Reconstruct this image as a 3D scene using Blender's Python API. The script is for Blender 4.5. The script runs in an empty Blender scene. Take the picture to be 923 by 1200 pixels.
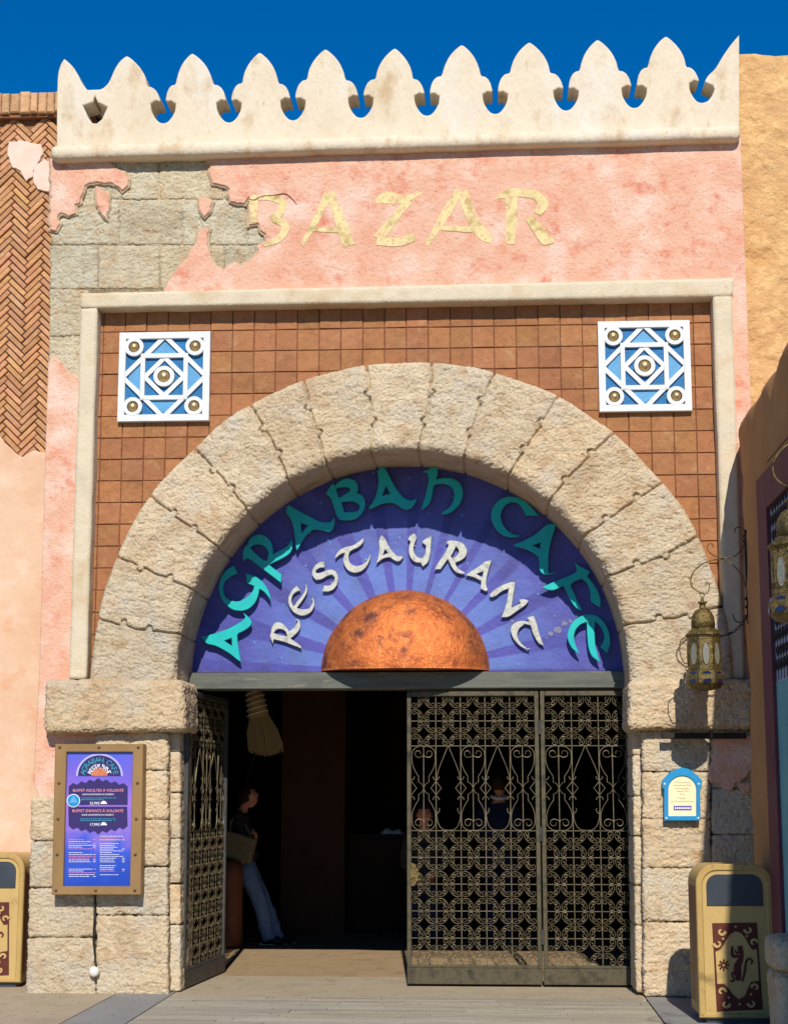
import bpy, math, random
from mathutils import Vector, Matrix, noise
random.seed(7)
S = bpy.context.scene
COL = S.collection
PI = math.pi
R = math.radians

# ------------------------------------------------------------------ camera
FX = 1950.0                      # focal length in photo pixels (923 wide)
CX, CY = 461.5, 600.0
VX, VY = 577.0, 930.0            # where the street's depth direction vanishes
yw = Vector((VX-CX, VY-CY, FX)).normalized()             # +Y in (right, down, fwd)
zw = Vector((0, -FX, VY-CY)).normalized()                # +Z
xw = -yw.cross(zw)
if xw.x < 0: xw = -xw
# columns: world axes seen in camera (right, down, fwd)
def cam_to_world(v): return Vector((v.dot(xw), v.dot(yw), v.dot(zw)))
EYE = 1.6
d0 = cam_to_world(Vector((0, 1167-CY, FX)))
CAMP = Vector((0, 0, EYE)); t0 = EYE/-d0.z
CAMP.y = -(d0.y*t0)
def ray(px, py): return cam_to_world(Vector((px-CX, py-CY, FX)))
def P(px, py, Y):
    d = ray(px, py); t = (Y-CAMP.y)/d.y
    return CAMP + d*t
def PXZ(px, py, Y):
    p = P(px, py, Y); return (p.x, p.z)
def PX(px, py, X):
    d = ray(px, py); t = (X-CAMP.x)/d.x
    return CAMP + d*t
cd = bpy.data.cameras.new('camera'); cam = bpy.data.objects.new('camera', cd); COL.objects.link(cam)
cd.sensor_fit = 'HORIZONTAL'; cd.sensor_width = 36; cd.lens = 36*FX/923
cd.clip_start = .1; cd.clip_end = 2000
right = cam_to_world(Vector((1, 0, 0))); up = cam_to_world(Vector((0, -1, 0))); back = cam_to_world(Vector((0, 0, -1)))
cam.matrix_world = Matrix(((right.x, up.x, back.x, CAMP.x), (right.y, up.y, back.y, CAMP.y), (right.z, up.z, back.z, CAMP.z), (0, 0, 0, 1)))
S.camera = cam

# ------------------------------------------------------------------ light
EL, AZ = R(36.8), R(4.0)
sd = Vector((math.sin(AZ)*math.cos(EL), -math.cos(AZ)*math.cos(EL), math.sin(EL)))
ld = bpy.data.lights.new('sun', 'SUN'); lo = bpy.data.objects.new('sun', ld); COL.objects.link(lo)
ld.energy = 5.0; ld.angle = R(.53); ld.color = (1, .94, .84)
lo.rotation_euler = sd.to_track_quat('Z', 'Y').to_euler(); lo.location = (3, -12, 12)
w = bpy.data.worlds.new('World'); S.world = w; w.use_nodes = True
nt = w.node_tree; bg = nt.nodes['Background']
sk = nt.nodes.new('ShaderNodeTexSky'); sk.sky_type = 'NISHITA'; sk.sun_disc = False
sk.sun_elevation = EL; sk.sun_rotation = PI-AZ; sk.altitude = 1500; sk.air_density = 1.0; sk.dust_density = .05; sk.ozone_density = 4.5
hs = nt.nodes.new('ShaderNodeHueSaturation'); hs.inputs['Saturation'].default_value = 1.42; hs.inputs['Value'].default_value = 1.16; hs.inputs['Hue'].default_value = .505
nt.links.new(sk.outputs[0], hs.inputs['Color']); nt.links.new(hs.outputs[0], bg.inputs[0]); bg.inputs[1].default_value = .098
S.view_settings.view_transform = 'Standard'; S.view_settings.look = 'None'; S.view_settings.exposure = 0.0; S.view_settings.gamma = 1
S.render.engine = 'CYCLES'
S.cycles.max_bounces = 8; S.cycles.diffuse_bounces = 4

# ------------------------------------------------------------------ materials
def lin(c):
    return tuple(((x/255)/12.92 if x/255 <= .04045 else ((x/255+.055)/1.055)**2.4) for x in c)+(1,)
def M(name, cols, scale=3, rough=.85, bumps=((40, .4, .01),), metal=0, speck=None, stretch=(1, 1, 1), spec=.3, attr=None, detail=8):
    """cols: sRGB albedo stops over a noise; speck=(scale, colour, lo, hi) second noise patches; bumps=(scale,strength,distance)"""
    m = bpy.data.materials.new(name); m.use_nodes = True; n = m.node_tree; N = n.nodes; L = n.links
    b = N['Principled BSDF']; b.inputs['Roughness'].default_value = rough; b.inputs['Metallic'].default_value = metal
    b.inputs['Specular IOR Level'].default_value = spec
    tc = N.new('ShaderNodeTexCoord'); mp = N.new('ShaderNodeMapping'); mp.inputs['Scale'].default_value = stretch
    L.new(tc.outputs['Object'], mp.inputs[0])
    def nz(s, d=detail, r=.6):
        x = N.new('ShaderNodeTexNoise'); x.inputs['Scale'].default_value = s; x.inputs['Detail'].default_value = d; x.inputs['Roughness'].default_value = r
        L.new(mp.outputs[0], x.inputs['Vector']); return x.outputs[0]
    if len(cols) == 1:
        out = None; b.inputs['Base Color'].default_value = lin(cols[0])
    else:
        rp = N.new('ShaderNodeValToRGB'); e = rp.color_ramp.elements
        k = len(cols)
        for i, c in enumerate(cols):
            pos = .3+.4*i/(k-1)
            if i == 0: e[0].position = pos; e[0].color = lin(c)
            elif i == k-1: e[-1].position = pos; e[-1].color = lin(c)
            else:
                q = e.new(pos); q.color = lin(c)
        L.new(nz(scale), rp.inputs[0]); out = rp.outputs[0]
    for sp in (speck or ()):
        s, c, lo_, hi_ = sp
        mr = N.new('ShaderNodeMapRange'); mr.inputs[1].default_value = lo_; mr.inputs[2].default_value = hi_
        L.new(nz(s, 6, .65), mr.inputs[0])
        mx = N.new('ShaderNodeMix'); mx.data_type = 'RGBA'; L.new(mr.outputs[0], mx.inputs[0])
        if out: L.new(out, mx.inputs[6])
        else: mx.inputs[6].default_value = lin(cols[0])
        mx.inputs[7].default_value = lin(c); out = mx.outputs[2]
    if attr:
        at = N.new('ShaderNodeAttribute'); at.attribute_name = attr
        mx = N.new('ShaderNodeMix'); mx.data_type = 'RGBA'; mx.blend_type = 'MULTIPLY'; mx.inputs[0].default_value = 1
        if out: L.new(out, mx.inputs[6])
        else: mx.inputs[6].default_value = lin(cols[0])
        L.new(at.outputs['Color'], mx.inputs[7]); out = mx.outputs[2]
    if out: L.new(out, b.inputs['Base Color'])
    prev = None
    for s, st, di in bumps:
        bp = N.new('ShaderNodeBump'); bp.inputs['Strength'].default_value = st; bp.inputs['Distance'].default_value = di
        L.new(nz(s, 5, .6), bp.inputs['Height'])
        if prev: L.new(prev, bp.inputs['Normal'])
        prev = bp.outputs[0]
    if prev: L.new(prev, b.inputs['Normal'])
    return m

STONE = M('sandstone', [(190, 164, 130), (218, 198, 166), (202, 176, 140)], 2.2, .95, ((16, .6, .05), (48, .9, .02), (120, .9, .008)), attr='tint', speck=((5, (186, 148, 108), .54, .74), (3, (208, 196, 176), .5, .7), (40, (128, 102, 76), .62, .74)))
STONEG = M('grey_sandstone', [(178, 162, 132), (212, 198, 168), (192, 174, 142)], 3, .95, ((18, .6, .05), (50, .9, .02), (120, .8, .008)), attr='tint', speck=((9, (196, 164, 122), .52, .7), (36, (112, 100, 80), .6, .74)))
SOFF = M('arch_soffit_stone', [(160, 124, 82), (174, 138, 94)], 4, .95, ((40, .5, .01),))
PINK = M('pink_plaster', [(212, 150, 122), (220, 174, 148), (214, 156, 128)], 1.6, .92, ((5, .4, .05), (26, .7, .02), (95, .7, .008)), speck=((2.6, (228, 196, 178), .48, .66), (6, (208, 128, 102), .54, .72), (42, (168, 96, 76), .61, .70)))
PEACH = M('peach_plaster', [(204, 162, 130), (214, 180, 152), (208, 168, 136)], 1.2, .92, ((4, .3, .03), (60, .35, .006)), speck=((2.2, (224, 194, 172), .52, .7), (3.5, (204, 140, 98), .56, .8)))
CREAM = M('cream_plaster', [(206, 190, 164), (216, 202, 178), (202, 182, 152)], 2.5, .9, ((6, .5, .04), (30, .6, .014), (110, .5, .004)), stretch=(1, 1, .5), speck=((5, (186, 158, 122), .54, .74), (1.5, (216, 208, 194), .5, .65), (34, (150, 130, 104), .64, .74)))
FRAMEM = M('surround_plaster', [(196, 182, 156), (208, 194, 168), (192, 170, 136)], 3, .9, ((10, .4, .02), (60, .7, .008)), speck=((25, (196, 172, 136), .58, .72),))
OCHRE = M('ochre_plaster', [(190, 146, 96), (206, 164, 114), (196, 150, 96)], 1.4, .95, ((6, .6, .06), (16, .7, .04), (60, .5, .01)), speck=((5, (228, 190, 132), .5, .7),))
SHOPW = M('shop_wall_plaster', [(168, 122, 78), (184, 138, 90)], 2, .95, ((8, .5, .04), (50, .5, .01)))
TILE = M('terracotta_tile', [(140, 94, 60), (162, 110, 72), (148, 100, 64)], 6, .82, ((14, .6, .03), (80, .7, .008)), attr='tint', speck=((9, (170, 126, 86), .55, .72), (34, (104, 64, 40), .62, .74)))
BRICK = M('orange_brick', [(182, 132, 92), (202, 154, 112)], 8, .9, ((24, .7, .02), (110, .6, .005)), attr='tint', speck=((14, (196, 158, 120), .52, .7), (40, (116, 78, 54), .6, .72)))
MORTAR = M('dark_mortar', [(110, 66, 44), (124, 78, 52)], 8, .95)
BMORTAR = M('brick_mortar', [(130, 88, 60), (146, 102, 72)], 8, .95)
IRON = M('aged_bronze_iron', [(56, 52, 40), (88, 80, 58), (40, 38, 32)], 9, .55, ((60, .2, .004),), .35, spec=.5)
SCROLL = M('bronze_scroll_iron', [(82, 74, 54), (120, 108, 82)], 12, .5, ((80, .2, .003),), .35, spec=.5)
GUN = M('dark_steel', [(66, 66, 68), (86, 84, 82)], 8, .5, ((60, .2, .004),), .4)
BEAM = M('weathered_beam_paint', [(66, 70, 68), (92, 94, 84), (72, 74, 68)], 5, .6, ((40, .3, .005),), stretch=(.3, 1, 2), spec=.5, speck=((12, (120, 116, 96), .6, .72),))
TEAL = M('teal_letter_paint', [(0, 166, 166), (4, 184, 180)], 8, .45, ((30, .15, .005),), spec=.4)
SILVER = M('worn_silver_paint', [(150, 154, 148), (192, 192, 182), (136, 138, 134)], 14, .45, ((40, .4, .006),), .15, spec=.5)
SIGNP = M('sign_paint', [(255, 255, 255), (236, 236, 240)], 3, .5, ((8, .25, .03), (60, .3, .004)), attr='tint', spec=.4, speck=((70, (180, 180, 190), .64, .72), (5, (226, 222, 214), .5, .7)))
CHIP = M('chipped_paint', [(104, 104, 140), (140, 140, 156)], 20, .8)
def copper():
    m = M('hammered_copper', [(112, 60, 42), (190, 104, 58), (214, 124, 66), (140, 78, 56)], 4, .6, ((8, .3, .03), (46, .7, .012)), .7, speck=((30, (226, 140, 84), .5, .66), (6, (104, 66, 60), .52, .68), (60, (90, 50, 36), .58, .7)))
    return m
COPPER = copper()
WHITE = M('white_paint', [(206, 208, 208), (218, 220, 218)], 6, .5, ((20, .2, .006),), speck=((30, (188, 184, 172), .6, .74),))
BLUED = M('deep_blue_paint', [(10, 96, 150), (22, 108, 162)], 6, .5)
BLUEL = M('light_blue_paint', [(78, 142, 186), (94, 156, 198)], 6, .5)
GOLD = M('gold_boss', [(200, 170, 116), (214, 188, 136)], 9, .42, ((60, .1, .002),), .9)
GOLDP = M('worn_gold_paint', [(208, 192, 136), (220, 204, 150)], 8, .8, ((30, .5, .01),), speck=((30, (214, 156, 132), .54, .62), (9, (168, 142, 88), .5, .7)))
CONC = M('tan_concrete', [(154, 140, 118), (170, 156, 132), (160, 146, 122)], 1.5, .9, ((20, .3, .008), (120, .5, .004)), speck=((6, (132, 114, 90), .56, .75), (1.1, (172, 154, 128), .5, .7), (90, (96, 84, 68), .66, .74)))
CONCG = M('blue_grey_paving', [(126, 126, 124), (144, 142, 138)], 2.5, .85, ((40, .4, .006),), speck=((7, (140, 130, 112), .55, .72), (90, (88, 84, 78), .66, .74)))
PLANK = M('grey_tan_plank', [(154, 146, 130), (176, 168, 150)], 4, .85, ((60, .4, .005),), attr='tint', stretch=(.4, 3, 1), speck=((5, (128, 118, 104), .54, .74),))
GAP = M('dark_earth', [(84, 72, 58), (96, 82, 66)], 3, .95)
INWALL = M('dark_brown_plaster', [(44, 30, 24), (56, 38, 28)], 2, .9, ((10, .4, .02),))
INFLOOR = M('worn_floor_concrete', [(146, 122, 92), (162, 138, 106), (152, 128, 98)], 1.3, .9, ((25, .3, .008),), speck=((5, (128, 108, 82), .52, .74), (70, (96, 82, 64), .66, .74)))
BRASS = M('aged_brass', [(88, 76, 46), (132, 114, 70), (66, 56, 36)], 14, .45, ((50, .7, .01), (150, .9, .006)), .75, speck=((64, (36, 30, 20), .54, .62), (7, (70, 70, 52), .5, .7)))
GLASSY = M('frosted_pierced_glass', [(84, 84, 78), (142, 142, 132)], 110, .3, ((160, .8, .003),), spec=.6)
NAVY = M('dark_blue_glass', [(22, 26, 60), (30, 36, 76)], 8, .2, (), spec=.6)
BLACKI = M('black_iron', [(34, 30, 28), (50, 44, 40)], 9, .6, ((70, .3, .004),), .3)
BINT = M('mustard_bin_paint', [(180, 150, 92), (190, 160, 100)], 3, .5, ((30, .12, .005),), spec=.4, speck=((9, (158, 128, 76), .58, .74), (60, (120, 96, 60), .68, .76)))
BINR = M('bin_rim_paint', [(170, 140, 84), (184, 154, 94)], 5, .5, ((30, .2, .006),), speck=((24, (140, 112, 70), .58, .7),))
BINS = M('mottled_bin_side', [(176, 148, 96), (150, 110, 76), (120, 70, 58)], 3, .6, ((20, .15, .006),), stretch=(1, 1, .4))
MAROON = M('dark_brown_paint', [(82, 34, 26), (92, 40, 30)], 6, .6)
SLATE = M('slate_flap', [(56, 62, 70), (66, 72, 80)], 4, .35, (), .2, spec=.5)
WOODF = M('bronze_board_frame', [(134, 104, 66), (152, 120, 78)], 5, .5, ((30, .15, .005),), .2, stretch=(1, 1, .3))
BOLT = M('bolt_metal', [(96, 80, 62), (110, 92, 70)], 9, .4, (), .7)
SFRAME = M('bright_blue_frame', [(16, 128, 184), (24, 140, 196)], 5, .4, ((20, .1, .004),), spec=.5)
SFACE = M('cream_sign_face', [(240, 218, 176), (244, 224, 184)], 4, .6, ())
PURPLE = M('purple_ink', [(96, 84, 170)], 4, .6, ())
INK = M('brown_ink', [(120, 84, 76)], 4, .6, ())
WINK = M('white_ink', [(236, 236, 244)], 4, .6, ())
PINKI = M('pink_ink', [(240, 150, 160)], 4, .6, ())
TEALI = M('teal_ink', [(40, 150, 170)], 4, .6, ())
NAVYI = M('navy_ink', [(48, 36, 96)], 4, .6, ())
SHOPF = M('purple_door_frame', [(92, 44, 56), (106, 54, 66)], 4, .7, ((30, .3, .006),))
TEALP = M('faded_teal_door', [(84, 150, 160), (110, 170, 176)], 4, .7, ((20, .3, .006),), stretch=(2, 2, .4))
STRAW = M('broom_straw', [(140, 112, 66), (160, 130, 82)], 30, .8, (), stretch=(4, 4, .5))
CORDM = M('light_cord', [(206, 196, 180)], 10, .8, ())
TERRA = M('terracotta_glaze', [(120, 72, 48), (138, 86, 58)], 4, .6, ((20, .3, .01),))
SKIN = M('skin', [(214, 146, 116), (224, 160, 130)], 9, .6, ((60, .2, .002),))
HAIR = M('dark_hair', [(52, 34, 24), (70, 46, 32)], 40, .6, ((60, .5, .01),), stretch=(3, 3, 1))
JACKET = M('black_jacket_cloth', [(48, 45, 48), (62, 58, 60)], 12, .9, ((14, .6, .03),))
DENIM = M('blue_denim', [(92, 118, 158), (122, 146, 182), (100, 126, 164)], 7, .9, ((10, .8, .04), (90, .3, .003)), stretch=(1, 1, .5))
SHOE = M('black_shoe', [(28, 28, 32)], 12, .6, ())
LIPS = M('lips', [(150, 78, 70), (160, 86, 78)], 9, .5, ())
SOLE = M('pale_sole', [(190, 188, 184)], 12, .7, ())
BAGM = M('olive_canvas', [(116, 108, 80), (134, 126, 94)], 20, .85, ((120, .4, .003),))
NAVYC = M('navy_cloth', [(30, 36, 62), (38, 44, 74)], 12, .9, ((14, .5, .02),))
WCLOTH = M('white_cloth', [(226, 228, 236)], 12, .9, ((20, .4, .01),))
CABLE = M('black_rubber_cable', [(36, 32, 30)], 12, .6, ())
PLUG = M('pale_plastic', [(214, 208, 200)], 12, .6, ((20, .2, .005),))

# ------------------------------------------------------------------ object helpers
def thing(name, label, cat, loc=(0, 0, 0), group=None):
    o = bpy.data.objects.new(name, None); COL.objects.link(o); o.location = loc; o.empty_display_size = .2
    o['label'] = label; o['category'] = cat
    if group: o['group'] = group
    return o
def tag(o, label, cat, group=None):
    o['label'] = label; o['category'] = cat
    if group: o['group'] = group
    return o
def link(name, me, mat, parent=None, label=None, smooth=False, kind=None):
    o = bpy.data.objects.new(name, me); COL.objects.link(o)
    if mat is not None:
        me.materials.clear()
        for m in (mat if isinstance(mat, (list, tuple)) else [mat]): me.materials.append(m)
    if parent is not None:
        o.parent = parent
        if parent.type == 'EMPTY': o.location = -Vector(parent.location)
    if smooth:
        for p in me.polygons: p.use_smooth = True
    if label: o['label'] = label
    if kind: o['kind'] = kind
    return o
class MB:
    def __init__(s): s.v = []; s.f = []; s.t = []; s.mi = []
    def add(s, vs, fs, tint=None, mi=0):
        b = len(s.v); s.v += [tuple(x) for x in vs]
        for f in fs: s.f.append(tuple(i+b for i in f)); s.t.append(tint or (1, 1, 1)); s.mi.append(mi)
    def box(s, x0, x1, y0, y1, z0, z1, bev=0, tint=None, mi=0, fn=None):
        """box whose -Y face is bevelled"""
        b = bev
        vs = [(x0, y1, z0), (x1, y1, z0), (x1, y1, z1), (x0, y1, z1)]
        if b:
            vs += [(x0, y0+b, z0), (x1, y0+b, z0), (x1, y0+b, z1), (x0, y0+b, z1), (x0+b, y0, z0+b), (x1-b, y0, z0+b), (x1-b, y0, z1-b), (x0+b, y0, z1-b)]
        else: vs += [(x0, y0, z0), (x1, y0, z0), (x1, y0, z1), (x0, y0, z1)]
        fs = [(0, 3, 2, 1)]
        for k in range(1 if not b else 2):
            o = 4*k
            for i in range(4): j = (i+1) % 4; fs.append((o+i, o+j, o+4+j, o+4+i))
        o = len(vs)-4; fs.append((o, o+1, o+2, o+3))
        if fn: vs = [fn(Vector(v)) for v in vs]
        s.add(vs, fs, tint, mi)
    def tube(s, pts, r, n=6, closed=False, cap=True, mi=0):
        pts = [Vector(p) for p in pts]; N = len(pts); rings = []
        rr = r if isinstance(r, (list, tuple)) else [r]*N
        up_ = None; vs = []
        for i, p in enumerate(pts):
            a = pts[(i-1) % N] if (closed or i > 0) else p; b = pts[(i+1) % N] if (closed or i < N-1) else p
            t = (b-a).normalized() if (b-a).length > 1e-9 else Vector((0, 0, 1))
            if up_ is None: up_ = t.orthogonal().normalized()
            u = (up_-t*up_.dot(t)); u = u.normalized() if u.length > 1e-6 else t.orthogonal().normalized(); up_ = u; q = t.cross(u)
            for k in range(n):
                a_ = 2*PI*k/n; vs.append(p+(u*math.cos(a_)+q*math.sin(a_))*rr[i])
        fs = []
        for i in range(N if closed else N-1):
            j = (i+1) % N
            for k in range(n): l = (k+1) % n; fs.append((i*n+k, i*n+l, j*n+l, j*n+k))
        if cap and not closed: fs.append(tuple(range(n))[::-1]); fs.append(tuple((N-1)*n+k for k in range(n)))
        s.add(vs, fs, None, mi)
    def lathe(s, prof, c=(0, 0, 0), n=24, axis='Z', mi=0, fn=None, rot=0):
        vs = []; fs = []
        for r, h in prof:
            for k in range(n):
                a = 2*PI*k/n+rot
                if axis == 'Z': v = Vector((c[0]+r*math.cos(a), c[1]+r*math.sin(a), c[2]+h))
                else: v = Vector((c[0]+r*math.cos(a), c[1]-h, c[2]+r*math.sin(a)))
                vs.append(fn(v) if fn else v)
        for i in range(len(prof)-1):
            for k in range(n): l = (k+1) % n; fs.append((i*n+k, i*n+l, (i+1)*n+l, (i+1)*n+k))
        fs.append(tuple(range(n))[::-1]); fs.append(tuple((len(prof)-1)*n+k for k in range(n)))
        s.add(vs, fs, None, mi)
    def mesh(s, name):
        me = bpy.data.meshes.new(name); me.from_pydata(s.v, [], s.f); me.update()
        if any(t != (1, 1, 1) for t in s.t):
            ca = me.color_attributes.new('tint', 'FLOAT_COLOR', 'CORNER')
            buf = []
            for p in me.polygons:
                buf += list((*s.t[p.index], 1))*p.loop_total
            ca.data.foreach_set('color', buf)
        me.polygons.foreach_set('material_index', s.mi)
        return me
    def build(s, name, mat, parent=None, label=None, smooth=False, kind=None):
        return link(name, s.mesh(name), mat, parent, label, smooth, kind)

def ev_mesh(data_obj):
    COL.objects.link(data_obj); dg = bpy.context.evaluated_depsgraph_get(); dg.update()
    me = bpy.data.meshes.new_from_object(data_obj.evaluated_get(dg)); 
    bpy.data.objects.remove(data_obj); return me
def merge_meshes(name, mes):
    mb = MB()
    for me in mes:
        mb.add([v.co for v in me.vertices], [tuple(p.vertices) for p in me.polygons])
    return mb.mesh(name)
def _area(l): return sum(l[i][0]*l[(i+1) % len(l)][1]-l[(i+1) % len(l)][0]*l[i][1] for i in range(len(l)))/2
def _inset(l, d):
    """l counter-clockwise; shrink by d (negative grows)"""
    out = []; n = len(l)
    for i in range(n):
        a = Vector(l[i-1]); b = Vector(l[i]); c = Vector(l[(i+1) % n])
        e1 = (b-a).normalized(); e2 = (c-b).normalized(); n1 = Vector((-e1.y, e1.x)); n2 = Vector((-e2.y, e2.x)); m = n1+n2
        if m.length < .2: m = n1
        m = m.normalized(); k = 1/max(.55, m.dot(n1)); p = b+m*d*k; out.append((p.x, p.y))
    return out
def _clean(l):
    out = []
    for p in l:
        if not out or math.hypot(p[0]-out[-1][0], p[1]-out[-1][1]) > 1e-4: out.append((p[0], p[1]))
    if len(out) > 2 and math.hypot(out[0][0]-out[-1][0], out[0][1]-out[-1][1]) < 1e-4: out.pop()
    return out
def _in(p, loops):
    c = False
    for l in loops:
        n = len(l)
        for i in range(n):
            x1_, y1_ = l[i]; x2_, y2_ = l[(i+1) % n]
            if (y1_ > p[1]) != (y2_ > p[1]) and p[0] < (x2_-x1_)*(p[1]-y1_)/(y2_-y1_)+x1_: c = not c
    return c
from mathutils.geometry import delaunay_2d_cdt
def plate_mesh(loops, yf, th, bev=0, bres=1, back=True):
    """loops of (X,Z), first outer then holes: the front face stands at Y=yf, body goes back th"""
    L_ = []
    for i, l in enumerate(loops):
        l = _clean(l)
        if (_area(l) > 0) != (i == 0): l = l[::-1]
        L_.append(l)
    vs = []; fs = []
    steps = [(0, th), (0, bev)] if bev else [(0, th), (0, 0)]
    if bev:
        for k in range(1, bres+1): a_ = PI/2*k/bres; steps.append((bev*(1-math.cos(a_)), bev*(1-math.sin(a_))))
    fronts = []
    for l in L_:
        n = len(l); base = len(vs)
        for d, y in steps:
            q = _inset(l, d) if d else l
            vs += [(x, yf+y, z) for x, z in q]
        fronts.append(q)
        for k in range(len(steps)-1):
            for i in range(n): j = (i+1) % n; fs.append((base+k*n+i, base+k*n+j, base+(k+1)*n+j, base+(k+1)*n+i))
    def cap(ls, y, flip):
        co = []; ed = []
        for l in ls:
            b_ = len(co); co += [Vector(p) for p in l]; ed += [(b_+i, b_+(i+1) % len(l)) for i in range(len(l))]
        r = delaunay_2d_cdt(co, ed, [], 0, 1e-7); b_ = len(vs)
        vs.extend((p.x, y, p.y) for p in r[0])
        for f in r[2]:
            c = sum((r[0][i] for i in f), Vector((0, 0)))/len(f)
            if _in(c, ls): fs.append(tuple(b_+i for i in (f[::-1] if flip else f)))
    cap(fronts, yf, False)
    if back: cap(L_, yf+th, True)
    me = bpy.data.meshes.new('p'); me.from_pydata(vs, [], fs); me.update(); return me
def plate(name, loops, yf, th, mat, parent=None, bev=0, label=None, bres=1, smooth=False):
    return link(name, plate_mesh(loops, yf, th, bev, bres), mat, parent, label, smooth)
def text_mesh(body, size, cx, z, yf, th=.002, spacing=1):
    cu = bpy.data.curves.new('t', 'FONT'); cu.body = body; cu.size = size; cu.align_x = 'CENTER'; cu.extrude = th/2; cu.space_character = spacing
    ob = bpy.data.objects.new('t', cu); me = ev_mesh(ob); bpy.data.curves.remove(cu)
    for v in me.vertices:
        x, y, zz = v.co; v.co = (x+cx, yf-zz, y+z)
    return me
def crom(pts, n=6, closed=False):
    out = []; N = len(pts); dim = len(pts[0])
    for i in range(N if closed else N-1):
        g = (lambda k: pts[k % N]) if closed else (lambda k: pts[max(0, min(N-1, k))])
        a, b, c, d = g(i-1), g(i), g(i+1), g(i+2)
        for k in range(n):
            t = k/n
            out.append(tuple(.5*((2*b[q])+(-a[q]+c[q])*t+(2*a[q]-5*b[q]+4*c[q]-d[q])*t*t+(-a[q]+3*b[q]-3*c[q]+d[q])*t**3) for q in range(dim)))
    if not closed: out.append(tuple(pts[-1]))
    return out
def stroke(pts, n=6):
    """outline polygon of a stroke with varying width: pts (x,y,w)"""
    c = crom(pts, n) if len(pts) > 2 else pts
    Lf, Rt = [], []
    for i, p in enumerate(c):
        a = c[max(0, i-1)]; b = c[min(len(c)-1, i+1)]
        dx, dy = b[0]-a[0], b[1]-a[1]; l = math.hypot(dx, dy) or 1
        nx, ny = -dy/l, dx/l; w_ = max(p[2], .5)/2
        Lf.append((p[0]+nx*w_, p[1]+ny*w_)); Rt.append((p[0]-nx*w_, p[1]-ny*w_))
    return Lf+Rt[::-1]
def smooth_loop(l, it=2, lim=50):
    for _ in range(it):
        out = []; n = len(l)
        for i in range(n):
            a, b, c = Vector(l[i-1]), Vector(l[i]), Vector(l[(i+1) % n])
            e1, e2 = b-a, c-b
            if e1.length < 1e-6 or e2.length < 1e-6: out.append(tuple(b)); continue
            ang = math.degrees(e1.angle(e2))
            if ang > lim or ang < 4: out.append(tuple(b))
            else: out += [tuple(b.lerp(a, .22)), tuple(b.lerp(c, .22))]
        l = out; lim = lim*.9
    return l
def ragged(pts, amp, step, seed=0, keep=None):
    """subdivide a px loop and jitter; keep(p) True leaves a point alone"""
    out = []; N = len(pts)
    for i in range(N):
        a = Vector(pts[i]).to_2d(); b = Vector(pts[(i+1) % N]).to_2d(); d = (b-a).length; k = max(1, int(d/step))
        for j in range(k):
            p = a+(b-a)*(j/k)
            if not (keep and keep(p, a, b)):
                q = Vector((p.x*.13+seed, p.y*.13, seed*1.7))
                p = p+Vector((noise.noise(q)+.6*noise.noise(q*2.7), noise.noise(q+Vector((9, 9, 9)))+.6*noise.noise(q*2.7+Vector((5, 5, 5)))))*amp
            out.append((p.x, p.y))
    return out
def ragged_open(pts, amp, step, seed=0):
    far = (pts[-1][0], pts[-1][1]); r = ragged(pts, amp, step, seed)
    # drop the closing edge
    n = sum(max(1, int((Vector(pts[i+1])-Vector(pts[i])).length/step)) for i in range(len(pts)-1))
    return r[:n]+[far]
def px_loop(loop, Y): return [PXZ(x, y, Y) for x, y in loop]

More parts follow.
